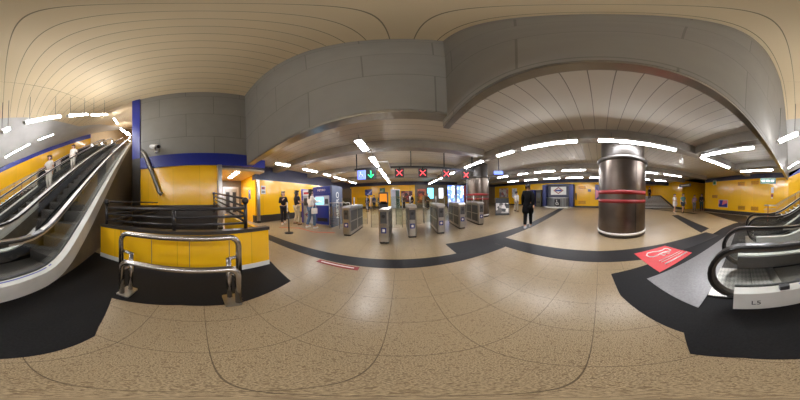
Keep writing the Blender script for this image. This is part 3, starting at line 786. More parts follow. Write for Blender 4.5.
# lift doors and lobby bits
lt = thing('lift_door','brown framed lift door with narrow window in the lobby','lift door',(-9.5,2.35,0))
MB().box(0.0,-0.62,0,0.06,0.62,2.45).build('frame','steel',lt)
MB().box(0.06,-0.5,0,0.09,-0.01,2.3).build('door_leaf','soffit',lt)
MB().box(0.06,0.01,0,0.09,0.5,2.3).build('door_leaf','soffit',lt)
MB().box(0.09,-0.40,0.5,0.1,-0.12,2.05).build('window','black',lt)
MB().box(0.09,0.12,0.5,0.1,0.40,2.05).build('window','black',lt)
MB().box(0.06,0.54,1.05,0.1,0.60,1.3).build('call_panel','offwhite',lt)
pn = thing('poster','small blue poster on the yellow lobby side wall','poster',(-7.75,3.2,1.45))
MB().box(-0.16,-0.025,0,0.16,0,0.62).build('frame','steel',pn); MB().box(-0.13,-0.03,0.03,0.13,-0.025,0.59).build('sheet',picture_mat('blue_poster',[(30,60,140),(70,110,190),(20,30,70),(200,210,230)],6,1),pn)
pn = thing('notice_sign','small white and red notice on the yellow wall beside the lobby pilaster','notice',(-6.9,3.75,1.75))
MB().box(0,-0.15,0,0.02,0.15,0.5).build('board','white',pn); MB().box(0.02,-0.11,0.28,0.024,0.11,0.44).build('red_mark','red',pn); MB().box(0.02,-0.11,0.06,0.024,0.11,0.2).build('text_line','grey',pn)
lb = thing('lobby_light','lit round downlight panel in the lift lobby ceiling','ceiling light',(-7.4,2.0,2.95))
MB().box(-0.9,-0.12,-0.03,0.9,0.12,0).build('diffuser','tube',lb); MB().box(-0.93,-0.15,-0.02,0.93,0.15,-0.001).build('frame','steel_light',lb)

# ================================================================== TICKET MACHINES
def diamond(parent, c, s, nrm='-y', text=True):
    """transit emblem: red lozenge outline, white field, blue bar"""
    ax = {'-y':(Vector((1,0,0)),Vector((0,-1,0))), '-x':(Vector((0,-1,0)),Vector((-1,0,0)))}[nrm]
    U, N = ax; Zv = Vector((0,0,1)); c = Vector(c)
    def loz(a, b, d0, d1):
        pts = [U*a, Zv*b, U*-a, Zv*-b]; m_ = MB()
        m_.add([c+p+N*d0 for p in pts]+[c+p+N*d1 for p in pts],[(0,1,2,3),(7,6,5,4),(0,4,5,1),(1,5,6,2),(2,6,7,3),(3,7,4,0)]); return m_
    loz(s,s*0.66,0,0.006).build('emblem','red',parent)
    loz(s*0.72,s*0.47,0.006,0.009).build('emblem_field','white',parent)
    m_ = MB(); pts = [U*s*0.62+Zv*s*0.16,U*-s*0.62+Zv*s*0.16,U*-s*0.62-Zv*s*0.16,U*s*0.62-Zv*s*0.16]
    m_.add([c+p+N*0.009 for p in pts]+[c+p+N*0.013 for p in pts],[(0,1,2,3),(7,6,5,4),(0,4,5,1),(1,5,6,2),(2,6,7,3),(3,7,4,0)])
    m_.build('emblem_bar','machine_blue',parent)
tv = thing('ticket_machine','large blue ticket machine with lit cyan screen and METRO on its grey side','ticket machine',(-3.55,5.55,0))
MB().box(-0.55,-0.5,0,0.5,0.55,1.95).build('cabinet','machine_blue',tv,bevel=0.02)
MB().box(0.5,-0.52,0,0.58,0.57,1.97).build('side_panel','machine_side',tv)
MB().box(-0.53,-0.54,1.62,0.48,-0.5,1.9).build('header','machine_blue',tv)
MB().box(-0.40,-0.515,1.02,0.42,-0.5,1.5).build('fascia_plate','machine_grey',tv)
MB().box(-0.36,-0.53,1.08,0.10,-0.515,1.42).build('screen','screen_cyan',tv)
MB().box(0.18,-0.53,1.10,0.36,-0.515,1.34).build('keypad','darkgrey',tv)
MB().box(-0.30,-0.515,0.25,0.30,-0.5,0.42).build('tray','black',tv)
MB().box(-0.5,-0.56,0.0,0.48,-0.5,0.10).build('kick_plate','steel',tv)
text_part('lettering','METRO',0.40,'white',tv,(0.585,0.02,1.02),(PI/2,-PI/2,PI/2),0.003)
text_part('header_lettering','METRO',0.14,'white',tv,(0.0,-0.545,1.76),(PI/2,0,0),0.003)
tv2 = thing('ticket_machine','pale grey ticket machine with red lozenge emblem beside the blue one','ticket machine',(-4.68,5.75,0))
MB().box(-0.42,-0.4,0,0.45,0.4,1.9).build('cabinet','machine_grey',tv2,bevel=0.02)
MB().box(-0.52,-0.44,0,-0.42,0.42,1.95).build('side_panel','violet',tv2)
MB().box(-0.40,-0.43,1.56,0.43,-0.4,1.86).build('header','white',tv2); MB().box(-0.32,-0.44,1.64,0.35,-0.43,1.76).build('header_strip','redmat',tv2)
MB().box(-0.34,-0.415,1.0,0.2,-0.4,1.42).build('screen','darkgrey',tv2)
diamond(tv2,(0.02,-0.40,0.48),0.30)
sg = thing('stanchion','black queue stanchion holding a white notice before the ticket machines','stanchion',(-3.84,3.19,0))
MB().lathe([(0,0.05),(0.06,0.05),(0.17,0.03),(0.18,0.0),(0,0)],(0,0,0),24).build('base','black',sg)
MB().tube([(0,0,0.04),(0,0,0.82)],0.028,12).build('pole','black',sg)
MB().cbox((0,0,0.83),(0.08,0.08,0.08),0,0.02).build('head','black',sg)
MB().tube([(0,0,0.8),(0.02,-0.05,1.02)],0.012,8).build('sign_stem','black',sg)
g2 = MB(); g2.cbox((0.02,-0.07,1.06),(0.24,0.015,0.36),R(-45)); g2.build('sign_plate','paper',sg)
g2 = MB(); g2.cbox((0.008,-0.079,1.06),(0.10,0.006,0.2),R(-45)); g2.build('sign_mark','darkgrey',sg)

# ================================================================== TICKET GATES
def gate(loc, rz, label, screen=None, ln=1.55):
    t = thing('ticket_gate',label,'ticket gate',(loc[0],loc[1],0),rz,'ticket gates')
    # local -y faces the hall; body runs to +y
    pts = []
    for cx, cy, a0 in ((0.14-0.05,ln-0.05,0),(-0.14+0.05,ln-0.05,90),(-0.14+0.05,0.05,180),(0.14-0.05,0.05,270)):
        for k in range(4): a = R(a0+30*k); pts.append((cx+0.05*math.cos(a),cy+0.05*math.sin(a)))
    MB().prism(pts,0.06,0.98).build('cabinet','steel',t)
    MB().prism([(x*0.92,0.03+y*0.96) for x,y in pts],0.0,0.06).build('plinth','black',t)
    MB().extr([(0.0,0.98),(0.0,1.0),(0.12,1.06),(ln-0.12,1.06),(ln,1.0),(ln,0.98)],'x',-0.15,0.15).build('top_cover','steel_light',t)
    MB().box(-0.09,-0.006,0.60,0.09,0.004,0.92).build('front_panel','darkgrey',t)
    MB().tube([(0,-0.014,0.80),(0,-0.004,0.80)],0.05,14).build('card_reader','black',t)
    MB().box(-0.07,-0.010,0.32,0.07,0.004,0.48).build('pictogram','machine_blue',t)
    MB().box(-0.035,-0.013,0.36,0.035,-0.009,0.44).build('pictogram_mark','white',t)
    for s in (-1,1):
        for k in range(2):
            y0 = 0.1+k*0.72
            MB().box(s*0.14-0.004,y0,0.16,s*0.14+0.004,y0+0.62,0.5).build('side_panel','darkgrey',t)
            MB().box(s*0.14-0.004,y0,0.54,s*0.14+0.004,y0+0.62,0.9).build('side_panel','darkgrey',t)
        MB().box(s*0.14+(0 if s > 0 else -0.40),0.80,0.30,s*0.14+(0.40 if s > 0 else 0),0.815,1.35).build('flap','glass',t)
        MB().tube([(s*0.53,0.807,0.30),(s*0.53,0.807,1.35)],0.012,6).build('flap_edge','steel',t)
    MB().tube([(0,0.80,1.05),(0,0.80,1.36)],0.03,8).build('flap_post','steel',t)
    if screen:
        MB().cbox((0,0.12,1.12),(0.24,0.10,0.16),0,0.02).build('screen_foot','darkgrey',t)
        MB().box(-0.13,0.07,1.12,0.13,0.15,1.46).build('display_housing','darkgrey',t)
        MB().box(-0.10,0.06,1.18,0.10,0.07,1.42).build('display','orange',t)
        MB().lathe([(0.05,-0.002),(0.07,-0.002),(0.07,0.002),(0.05,0.002)],(0,0,0),20).build('display_ring','black',t).rotation_euler = (PI/2,0,0)
        t.children[-1].location = (0,0.056,1.33)
        MB().box(-0.08,0.055,1.17,0.08,0.06,1.21).build('display_bar','black',t)
    return t
GT = [((-1.80,3.96),0.0,'grey steel ticket gate standing first from the ticket machines',None),
      ((-0.46,3.42),0.0,'ticket gate carrying the lit orange display',1),
      ((0.37,3.95),0.0,'ticket gate next after the one with the orange display',None),
      ((1.38,4.15),R(-4),'ticket gate fourth from the ticket machines',None),
      ((2.38,4.47),R(-6),'ticket gate second from the far end, before the blue screens',None),
      ((3.44,4.64),R(-8),'last ticket gate in the row, nearest the steel column',None)]
for g in GT: gate(*g)
fb_ = thing('glass_fence','fixed glass fence closing the gap behind the first ticket gate','fence',(-2.55,4.9,0))
MB().box(-0.5,-0.01,0.12,0.5,0.01,1.1).build('panel','glass',fb_)
for x in (-0.5,0.0,0.5): MB().tube([(x,0,0),(x,0,1.15)],0.022,8).build('post','steel',fb_)
MB().tube([(-0.5,0,1.15),(0.5,0,1.15)],0.022,8).build('rail','steel',fb_)

# hanging lane signs on their beam
hb = MB(); hb.box(-2.0,5.44,2.62,3.6,5.52,2.70)
for x in (-1.9,0.5,2.0,3.5): hb.box(x-0.02,5.46,2.70,x+0.02,5.50,ZL)
tag(hb.build('sign_beam','black'),'thin black beam carrying the lane signs over the ticket gates','beam')
def lane_sign(x, label, kind):
    t = thing('lane_sign',label,'lane sign',(x,5.40,2.37),0,'lane signs')
    hw = 0.19 if kind == 'x' else 0.23
    MB().box(-hw,-0.05,-hw,hw,0.06,hw).build('housing','black',t)
    MB().box(-0.03,-0.0,hw,0.03,0.03,0.28).build('hanger','black',t)
    if kind == 'x':
        for s in (-1,1):
            m_ = MB(); a = Vector((0.14,0,0.14*s)); pth = [Vector((-0.12,-0.056,-0.12*s)),Vector((0.12,-0.056,0.12*s))]
            m_.tube(pth,0.013,6); m_.build('cross_bar','led_red',t)
    else:
        MB().tube([(0,-0.056,0.15),(0,-0.056,-0.12)],0.024,6).build('arrow_shaft','led_green',t)
        MB().tube([(-0.12,-0.056,-0.02),(0,-0.056,-0.15),(0.12,-0.056,-0.02)],0.024,6).build('arrow_head','led_green',t)
        MB().box(-0.60,-0.05,-0.20,-0.26,0.05,0.20).build('pictogram_panel','led_blue',t)
        MB().lathe([(0.05,-0.003),(0.075,-0.003),(0.075,0.003),(0.05,0.003)],(0,0,0),16).build('pictogram_wheel','white',t)
        t.children[-1].rotation_euler = (PI/2,0,0); t.children[-1].location = (-0.45,-0.054,-0.04)
        MB().tube([(-0.47,-0.054,0.14),(-0.46,-0.054,0.02),(-0.38,-0.054,0.0),(-0.34,-0.054,-0.12)],0.014,6).build('pictogram_figure','white',t)
lane_sign(-1.22,'hanging lane sign with green arrow and blue pictogram','g')
lane_sign(0.0,'red cross lane sign nearest to the green arrow sign','x')
lane_sign(0.99,'second red cross lane sign after the green arrow','x')
lane_sign(2.06,'third red cross lane sign after the green arrow','x')
lane_sign(3.07,'red cross lane sign nearest the steel column','x')

# ================================================================== FAR HALL BEYOND THE GATES
def poster(name, label, cat, loc, w_, h_, face, m, frame='black'):
    """board on a wall: face is the outward axis"""
    t = thing(name,label,cat,loc)
    if face == '-y':
        MB().box(-w_/2,-0.05,-h_/2,w_/2,0,h_/2).build('frame',frame,t); MB().box(-w_/2+0.04,-0.06,-h_/2+0.04,w_/2-0.04,-0.05,h_/2-0.04).build('sheet',m,t)
    elif face == '-x':
        MB().box(-0.05,-w_/2,-h_/2,0,w_/2,h_/2).build('frame',frame,t); MB().box(-0.06,-w_/2+0.04,-h_/2+0.04,-0.05,w_/2-0.04,h_/2-0.04).build('sheet',m,t)
    elif face == '+y':
        MB().box(-w_/2,0,-h_/2,w_/2,0.05,h_/2).build('frame',frame,t); MB().box(-w_/2+0.04,0.05,-h_/2+0.04,w_/2-0.04,0.06,h_/2-0.04).build('sheet',m,t)
    else:
        MB().box(0,-w_/2,-h_/2,0.05,w_/2,h_/2).build('frame',frame,t); MB().box(0.05,-w_/2+0.04,-h_/2+0.04,0.06,w_/2-0.04,h_/2-0.04).build('sheet',m,t)
    return t
for x, lab in ((4.7,'tall lit blue advertising screen on the left of its pair beyond the gates'),(5.65,'tall lit blue advertising screen on the right of its pair, with red edge')):
    t = thing('advertising_screen',lab,'screen',(x,11.0,0),0,'blue advertising screens')
    MB().box(-0.4,0,0.3,0.4,0.2,2.5).build('case','black',t); MB().box(-0.36,-0.01,0.45,0.36,0,2.4).build('screen','screen_blue',t); MB().box(-0.25,0.02,0,0.25,0.18,0.3).build('foot','darkgrey',t)
    if x > 5: MB().box(0.42,-0.02,0.9,0.62,0.18,2.45).build('red_edge','red',t)
t = thing('information_board','dark green and grey information board beside the blue screens','board',(7.2,11.3,0))
MB().box(-0.6,0,0.2,0.6,0.12,2.5).build('board','darkgrey',t); MB().box(-0.5,-0.02,2.2,0.5,0,2.45).build('header','green',t)
for x in (-0.5,0.5): MB().box(x-0.04,0.02,0,x+0.04,0.1,0.2).build('leg','black',t)
poster('lit_poster','lit blue poster in the dark shop front beyond the gates','poster',(4.1,16.78,1.9),0.9,1.5,'-y','screen_cyan')
poster('lit_poster','lit white poster right of the blue one beyond the gates','poster',(5.6,16.78,1.9),0.7,1.5,'-y',emit('white_lightbox',(240,240,250),0.9))
poster('shop_board','orange red shop board beyond the ticket gates','board',(2.9,16.78,1.6),1.2,1.9,'-y',picture_mat('orange_board',[(180,84,50),(120,60,44),(206,120,70),(90,50,40)],2.5,5))
poster('shop_board','brown orange shop board right of the lit white poster','board',(7.0,16.78,1.6),1.3,1.9,'-y',picture_mat('brown_board',[(150,84,60),(110,60,44),(186,110,80),(60,40,36)],2.5,9))
poster('shop_board','dark red shop board on the yellow end wall','board',(0.9,16.78,1.5),1.5,1.5,'-y',picture_mat('red_board',[(120,40,40),(70,34,36),(160,110,90),(50,40,40)],3,3))
poster('wall_poster','blue poster on the yellow end wall near the dark stairs opening','poster',(-4.2,16.78,2.2),1.0,0.8,'-y',picture_mat('blue_map',[(60,80,160),(110,130,200),(40,50,110),(180,190,220)],4,2))
poster('wall_poster','tall green poster on the yellow end wall','poster',(-2.3,16.78,1.9),0.7,1.6,'-y',picture_mat('green_poster',[(60,110,80),(100,150,110),(40,70,60),(170,180,160)],4,6))
t = thing('grey_door','grey double door in the yellow end wall','door',(-0.6,16.8,0))
MB().box(-0.6,-0.05,0,0.6,0,2.5).build('frame','steel_light',t)
for s in (-1,1): MB().box(s*0.28-0.25,-0.08,0.02,s*0.28+0.25,-0.05,2.4).build('leaf','teal' if s > 0 else 'machine_grey',t)
t = thing('stair_opening','dark stair opening beyond the ticket machines','opening',(-6.0,13.2,0))
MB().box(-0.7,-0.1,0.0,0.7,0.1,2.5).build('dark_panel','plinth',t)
MB().extr([(-0.75,1.4),(-0.75,1.5),(0.75,0.4),(0.75,0.3)],'y',-0.16,-0.1).build('handrail','steel',t)

# ================================================================== RIGHT-HAND HALL
t = thing('blue_screen_sign','small lit blue sign hanging beside the steel column behind the gates','sign',(4.65,4.75,2.55))
MB().cbox((0,0,0),(0.5,0.08,0.22),R(-45)).build('case','black',t); MB().cbox((-0.03,-0.03,0),(0.46,0.02,0.18),R(-45)).build('face','led_blue',t)
MB().box(-0.015,-0.015,0.1,0.015,0.015,ZL-2.55).build('hanger','black',t)
poster('wall_poster','framed poster of white and pink panels on the yellow wall','poster',(15.5,14.6,1.95),2.0,1.5,'-x',picture_mat('panel_poster',[(210,200,190),(190,120,110),(230,225,220),(150,140,140)],2,4),'steel')
poster('wall_notice','white notice sheets beside the framed poster','notice',(15.5,12.3,1.9),0.9,1.4,'-x',picture_mat('white_notice',[(236,236,236),(210,214,220),(240,240,236),(180,190,200)],5,4),'white')
ab = thing('advertising_board','folding board with black and white picture on the floor by the column','board',(6.7,6.5,0),R(-42)); ab.scale = (1.25,1.25,1.1)
apm = picture_mat('black_white_picture',[(40,38,40),(220,216,210),(90,86,84),(170,164,158)],4,8)
for s in (-1,1):
    b = MB(); b.extr([(s*0.02,1.1),(s*0.05,1.1),(s*0.32,0.0),(s*0.29,0.0)],'x',-0.4,0.4); b.build('leaf','black',ab)
b = MB(); b.extr([(-0.052,1.05),(-0.058,1.05),(-0.30,0.12),(-0.294,0.12)],'x',-0.36,0.36); b.build('picture',apm,ab)
def machine(y, label, m, w_):
    t = thing('ticket_machine',label,'ticket machine',(15.45,y,0))
    MB().box(-0.7,-w_/2,0,0,w_/2,2.2).build('cabinet',m,t,bevel=0.02)
    MB().box(-0.73,-w_/2+0.1,1.2,-0.7,w_/2-0.1,1.75).build('screen','screen_cyan' if m == 'machine_blue' else 'darkgrey',t)
    MB().box(-0.73,-w_/2+0.08,1.85,-0.7,w_/2-0.08,2.1).build('header','machine_blue' if m == 'machine_blue' else 'black',t)
    MB().box(-0.73,-w_/2+0.15,0.5,-0.7,w_/2-0.15,0.7).build('tray','black',t)
    return t
machine(9.0,'blue ticket machine against the yellow wall beside the kiosk','machine_blue',1.25)
machine(7.75,'dark olive cabinet between the blue machine and the kiosk',mat('olive_cabinet',(78,72,56),0.4),0.75)
# information kiosk
kx, ky = 15.45, 5.1
kt = thing('information_kiosk','rounded information kiosk with fluted counter between blue columns','kiosk',(kx,ky,0))
def arc(r, ry, a0, a1, nn=24): return [(-r*math.cos(a), ry*math.sin(a)) for a in [a0+(a1-a0)*k/nn for k in range(nn+1)]]
def half(r, ry, z0, z1, nm, m):
    MB().prism(arc(r,ry,-PI/2,PI/2)[::-1],z0,z1).build(nm,m,kt)
half(1.75,1.95,0,0.12,'plinth_step','offwhite'); half(1.35,1.6,0.12,1.15,'counter','fluted'); half(1.45,1.7,1.15,1.22,'counter_top','steel_light')
for s in (-1,1): MB().cbox((-0.5,s*1.75,1.45),(0.7,0.55,2.7),0,0.1).build('blue_column','bluecol',kt)
MB().box(-0.35,-1.45,1.22,-0.02,1.45,2.75).build('back_panel','navy',kt)
MB().box(-0.42,-1.0,1.55,-0.35,1.0,2.55).build('sign_board','white',kt)
diamond(kt,(-0.42,0.0,2.08),0.66,'-x')
MB().box(-1.0,-1.5,2.75,0,1.5,2.85).build('canopy','machine_side',kt)
tb = kt
ws = thing('accessibility_sign','black sign with white wheelchair figure fixed to the kiosk counter','sign',(kx-1.52,ky-0.25,0.62))
MB().box(-0.03,-0.36,-0.36,0,0.36,0.42).build('plate','black',ws)
m_ = MB(); m_.lathe([(0.13,-0.004),(0.17,-0.004),(0.17,0.004),(0.13,0.004)],(0,0,0),20,R(120),R(400)); q_ = m_.build('wheel','white',ws); q_.rotation_euler = (PI/2,0,-PI/2); q_.location = (-0.036,0.03,-0.1)
MB().tube([(-0.036,0.05,0.16),(-0.036,0.03,-0.02),(-0.036,-0.1,-0.04),(-0.036,-0.17,-0.22)],0.025,6).build('figure','white',ws)
MB().ball((-0.036,0.06,0.26),(0.01,0.05,0.05),6).build('figure_head','white',ws)
MB().box(-0.012,-0.05,-0.49,0.0,0.05,-0.36).build('stem','black',ws)
# right wall fittings
def grille(loc, w_, h_, face, label):
    t = thing('vent_grille',label,'vent',loc,0,'wall vents')
    if face == '-x':
        MB().box(-0.03,-w_/2,-h_/2,0,w_/2,h_/2).build('frame','yellow_y',t); MB().box(-0.035,-w_/2+0.05,-h_/2+0.05,-0.03,w_/2-0.05,h_/2-0.05).build('slats','vent',t)
    else:
        MB().box(-w_/2,0,-h_/2,w_/2,0.03,h_/2).build('frame','yellow_x',t); MB().box(-w_/2+0.05,0.03,-h_/2+0.05,w_/2-0.05,0.035,h_/2-0.05).build('slats','vent',t)
grille((15.5,2.2,2.5),1.0,0.5,'-x','upper vent grille on the yellow wall beside the kiosk')
grille((15.5,2.2,0.65),1.0,0.5,'-x','lower vent grille on the yellow wall beside the kiosk')
poster('small_plate','small dark plate on the yellow wall past the kiosk','plate',(15.5,1.3,2.1),0.35,0.3,'-x','machine_side')
poster('small_plate','narrow dark handle plate near the kiosk','plate',(15.5,2.95,1.35),0.15,0.8,'-x','plinth')
poster('wall_poster','dark blue framed poster with red picture beside the big column','poster',(15.5,0.15,1.9),0.9,1.8,'-x',picture_mat('red_blue_poster',[(200,60,90),(40,40,120),(230,150,170),(60,50,110)],1.5,6),'machine_blue')
yb = lambda x: -10.25+(9.5-x)*0.0756+0.015
poster('exit_sign','green emergency exit sign on the rear yellow wall','sign',(8.05,yb(8.05),2.98),0.42,0.42,'+y','green','white')
grille((8.0,yb(8.0),1.6),0.8,0.4,'+y','single vent grille under the green exit sign')
for x, z, lab in ((4.94,2.72,'upper left'),(3.64,2.76,'upper right'),(4.87,0.62,'lower left'),(3.62,0.62,'lower right')):
    grille((x,yb(x),z),0.75,0.42,'+y',lab+' of the four vent grilles on the rear yellow wall')
poster('wall_screen','red and blue framed panel low on the rear yellow wall','panel',(6.9,yb(6.9),0.92),1.05,0.7,'+y',picture_mat('red_blue_panel',[(210,60,70),(50,50,140),(230,120,120),(40,40,110)],2.5,2),'machine_grey')
al = thing('fire_point','white fire notice above a red alarm box on the rear yellow wall','fire alarm',(2.15,yb(2.15),1.62))
MB().box(-0.10,0,0.28,0.10,0.02,0.72).build('notice','white',al); MB().cbox((0,0.05,0.08),(0.16,0.1,0.2),0,0.02).build('alarm_box','red',al); MB().box(-0.06,0.02,-0.14,0.06,0.03,-0.05).build('label_plate','white',al)
hs = thing('direction_sign','grey green direction sign hanging before the rear yellow wall','sign',(1.95,-7.5,2.50))
MB().box(-0.48,-0.04,-0.17,0.48,0.04,0.17).build('board','teal',hs)
for k in range(3): MB().box(-0.38+0.28*k,0.04,-0.05,-0.18+0.28*k,0.045,0.05).build('text_line','offwhite',hs)
for x in (-0.35,0.35): MB().tube([(x,0,0.17),(x,0,ZL-2.5)],0.01,6).build('hanger','darkgrey',hs)
sp = thing('hanging_speaker','small white speaker hanging from the ceiling near the crosswise tube','speaker',(4.25,-3.1,2.86))
MB().lathe([(0.0,0.16),(0.07,0.16),(0.09,0.10),(0.09,-0.08),(0.06,-0.1),(0,-0.1)],(0,0,0),16).build('body','white',sp); MB().tube([(0,0,0.16),(0,0,ZL-2.86)],0.012,6).build('stem','white',sp)
s2 = thing('overhead_sign','dark direction sign over the passage entrance','sign',(11.0,-8.6,2.75))
MB().box(-1.0,-0.04,-0.16,1.0,0.04,0.16).build('board','darkgrey',s2); MB().box(-0.8,0.04,-0.05,0.7,0.045,0.06).build('text_line','offwhite',s2)
for x in (-0.8,0.8): MB().tube([(x,0,0.16),(x,0,ZL-2.75)],0.01,6).build('hanger','darkgrey',s2)
# far staircase up to the right
fs_ = thing('staircase','broad dark staircase with pale nosings in the yellow wall recess','stairs',(14.2,-5.7,0))
for k in range(10):
    sp_ = MB().box(0.4*k,-3.4,0 if k < 1 else 0.155*k-0.2,0.4*k+0.42 if k < 9 else 7.0,3.45,0.155*(k+1)).build('step','plinth',fs_)
    MB().box(0.4*k-0.01,-3.4,0.155*(k+1)-0.06,0.4*k+0.06,3.45,0.155*(k+1)+0.004).build('nosing','white',sp_)

# ================================================================== PEOPLE
def skin_mesh(name, chains, m, parent, sub=1, loc=None):
    """chains: list of lists of (x,y,z,r); nodes with equal coordinates are shared"""
    verts = []; idx = {}; rad = []; edges = set()
    def nid(p):
        k = (round(p[0],4),round(p[1],4),round(p[2],4))
        if k not in idx: idx[k] = len(verts); verts.append(k); rad.append(p[3])
        return idx[k]
    for ch in chains:
        ids = [nid(p) for p in ch]
        for a, b in zip(ids, ids[1:]): edges.add((a,b))
    me = bpy.data.meshes.new(name+'_sk'); me.from_pydata(verts,list(edges),[]); me.update()
    o = bpy.data.objects.new(name+'_sk', me); COL.objects.link(o)
    md = o.modifiers.new('skin','SKIN'); md.use_smooth_shade = True
    for i, v in enumerate(me.skin_vertices[0].data):
        rr = rad[i]; v.radius = rr if isinstance(rr, tuple) else (rr,rr)
        v.use_root = (i == 0)
    s = o.modifiers.new('sub','SUBSURF'); s.levels = sub; s.render_levels = sub
    dg = bpy.context.evaluated_depsgraph_get(); dg.update()
    m2 = bpy.data.meshes.new_from_object(o.evaluated_get(dg)); m2.name = name
    bpy.data.objects.remove(o)
    m2.materials.clear(); m2.materials.append(MT[m] if isinstance(m,str) else m)
    for p in m2.polygons: p.use_smooth = True
    r = bpy.data.objects.new(name, m2); COL.objects.link(r); r.parent = parent
    return r

def person(label, loc, face, height, top, bottom, shoes=(40,38,38), stride=0.0, arms=('down','down'), long_sleeve=True, hair='hair', long_hair=False,
           dress=False, coat=False, bag=None, lean=0.0, shorts=False, seed=0, face_detail=True):
    """face: compass azimuth the figure looks to (0 = +y, 90 = +x)"""
    t = thing('person',label,'person',loc,-R(face))
    k = height/1.75; S = lambda p: (p[0]*k,p[1]*k,p[2]*k,p[3]*k)
    st = stride
    hipz = 0.92-abs(st)*0.06
    pel = (0,0,hipz+0.05,0.125); wai = (0,0.01+lean*0.1,hipz+0.22,0.115); che = (0,0.01+lean*0.25,1.30,0.135); nb = (0,lean*0.33,1.47,0.062); nk = (0,0.012+lean*0.36,1.53,0.050)
    h1 = (0,0.03+lean*0.38,1.60,0.078); h2 = (0,0.022+lean*0.4,1.665,0.088); h3 = (0,0.012+lean*0.4,1.72,0.062)
    L = {}
    for s in (-1,1):
        f = st*s
        hip = (s*0.09,0,hipz,0.095); kn = (s*0.095,0.04+f*0.22,0.50,0.062); an = (s*0.095,-0.02+f*0.38+(-0.05 if f < 0 else 0),0.09+(0.06 if f < 0 else 0),0.042); toe = (s*0.11,an[1]+0.15,0.035+(0.0 if f >= 0 else 0.0),0.036)
        sh = (s*0.165,lean*0.28,1.415,0.062)
        mode = arms[0 if s < 0 else 1]
        if mode == 'down': el = (s*0.215,-0.03-f*0.12+lean*0.2,1.15,0.043); wr = (s*0.225,0.03-f*0.25+lean*0.2,0.91,0.031)
        elif mode == 'bent': el = (s*0.225,-0.02,1.16,0.043); wr = (s*0.15,0.24,1.16,0.031)
        elif mode == 'reach': el = (s*0.22,0.12,1.20,0.043); wr = (s*0.17,0.40,1.22,0.031)
        elif mode == 'phone': el = (s*0.21,0.02,1.15,0.043); wr = (s*0.08,0.22,1.32,0.031)
        elif mode == 'rail': el = (s*0.30,0.08,1.17,0.043); wr = (s*0.42,0.26,1.08,0.031)
        else: el = (s*0.27,-0.02,1.17,0.043); wr = (s*0.14,-0.02,0.99,0.031)
        d = Vector(wr[:3])-Vector(el[:3]); d.normalize()
        hd = Vector(wr[:3])+d*0.07
        L[s] = dict(hip=hip,kn=kn,an=an,toe=toe,sh=sh,el=el,wr=wr,d=d,hd=hd)
    ch = [[pel,wai,che,nb,nk,h1,h2,h3]]
    for s in (-1,1):
        q = L[s]
        ch.append([pel,q['hip'],q['kn'],q['an'],q['toe']])
        ch.append([che,q['sh'],q['el'],q['wr'],(*q['hd'],0.030)])
        d = q['d']; side = Vector((0,1,0)) if abs(d.y) < 0.7 else Vector((-s,0,0))
        side = (side-d*side.dot(d)).normalized(); nrm = d.cross(side)*s
        for i, (o_, ln) in enumerate(((0.027,0.062),(0.009,0.074),(-0.009,0.070),(-0.027,0.054))):
            b0 = q['hd']+side*o_+d*0.02; b1 = b0+d*ln*0.55+nrm*0.006; b2 = b0+d*ln*0.95+nrm*0.024
            ch.append([(*q['hd'],0.030),(*b0,0.0095),(*b1,0.0085),(*b2,0.0075)])
        th0 = Vector(q['wr'][:3])+d*0.035+side*0.026; th1 = th0+side*0.02+d*0.035+nrm*0.012
        ch.append([(*q['wr'][:3],0.031),(*th0,0.012),(*th1,0.0095)])
    ch.append([h1,(0,h1[1]+0.085,1.612,0.014)])                              # nose
    for s in (-1,1): ch.append([h2,(s*0.088,h2[1]-0.01,1.635,0.014)])        # ears
    skin_mesh('body',[[S(p) for p in c] for c in ch],'skin',t,1)
    g = 1.16
    def G(p, e=0.0, gg=g): return S((p[0],p[1],p[2],p[3]*gg+e))
    # top garment
    tops = [[G(pel,0.012),G(wai,0.012),G(che,0.006),G((0,nb[1],1.45,0.07))]]
    for s in (-1,1):
        q = L[s]; c = [G(che,0.03 if coat else 0.006),G(q['sh'],0.022 if coat else 0.004)]
        if long_sleeve: c += [G(q['el'],0.026 if coat else 0.012),G(q['wr'],0.018 if coat else 0.012)]
        else:
            m_ = Vector(q['sh'][:3]).lerp(Vector(q['el'][:3]),0.75); c += [G((*m_,0.05),0.012)]
        tops.append(c)
    if coat or dress:
        for s in (-1,1):
            q = L[s]; m_ = Vector(q['hip'][:3]).lerp(Vector(q['kn'][:3]),0.85 if coat else 0.75)
            tops.append([G(pel,0.012),G((q['hip'][0],q['hip'][1],q['hip'][2],0.10),0.03),G((*m_,0.10),0.035)])
    skin_mesh('dress' if dress else ('coat' if coat else 'top'),tops,cloth(top),t,1)
    if not dress:
        bots = []
        for s in (-1,1):
            q = L[s]; c = [G((0,0,hipz+0.04,0.118),0.0),G(q['hip'],0.006)]
            if shorts:
                m_ = Vector(q['hip'][:3]).lerp(Vector(q['kn'][:3]),0.8); c += [G((*m_,0.07),0.015)]
            else: c += [G(q['kn'],0.012),G((q['an'][0],q['an'][1],q['an'][2]+0.02,0.052),0.006)]
            bots.append(c)
        skin_mesh('trousers' if not shorts else 'shorts',bots,cloth(bottom),t,1)
    for s in (-1,1):
        q = L[s]; a, b_ = q['an'], q['toe']
        m_ = MB()
        sh_ = [(0,-0.07),(0.04,-0.06),(0.05,0.06),(0.048,0.14),(0.025,0.20),(-0.025,0.20),(-0.048,0.14),(-0.05,0.06),(-0.04,-0.06)]
        zb = max(0.0,a[2]-0.09)
        m_.prism([((a[0]+x)*k,(a[1]+y)*k) for x,y in sh_],zb*k,(zb+0.075)*k); m_.build('shoe',cloth(shoes),t,bevel=0.015)
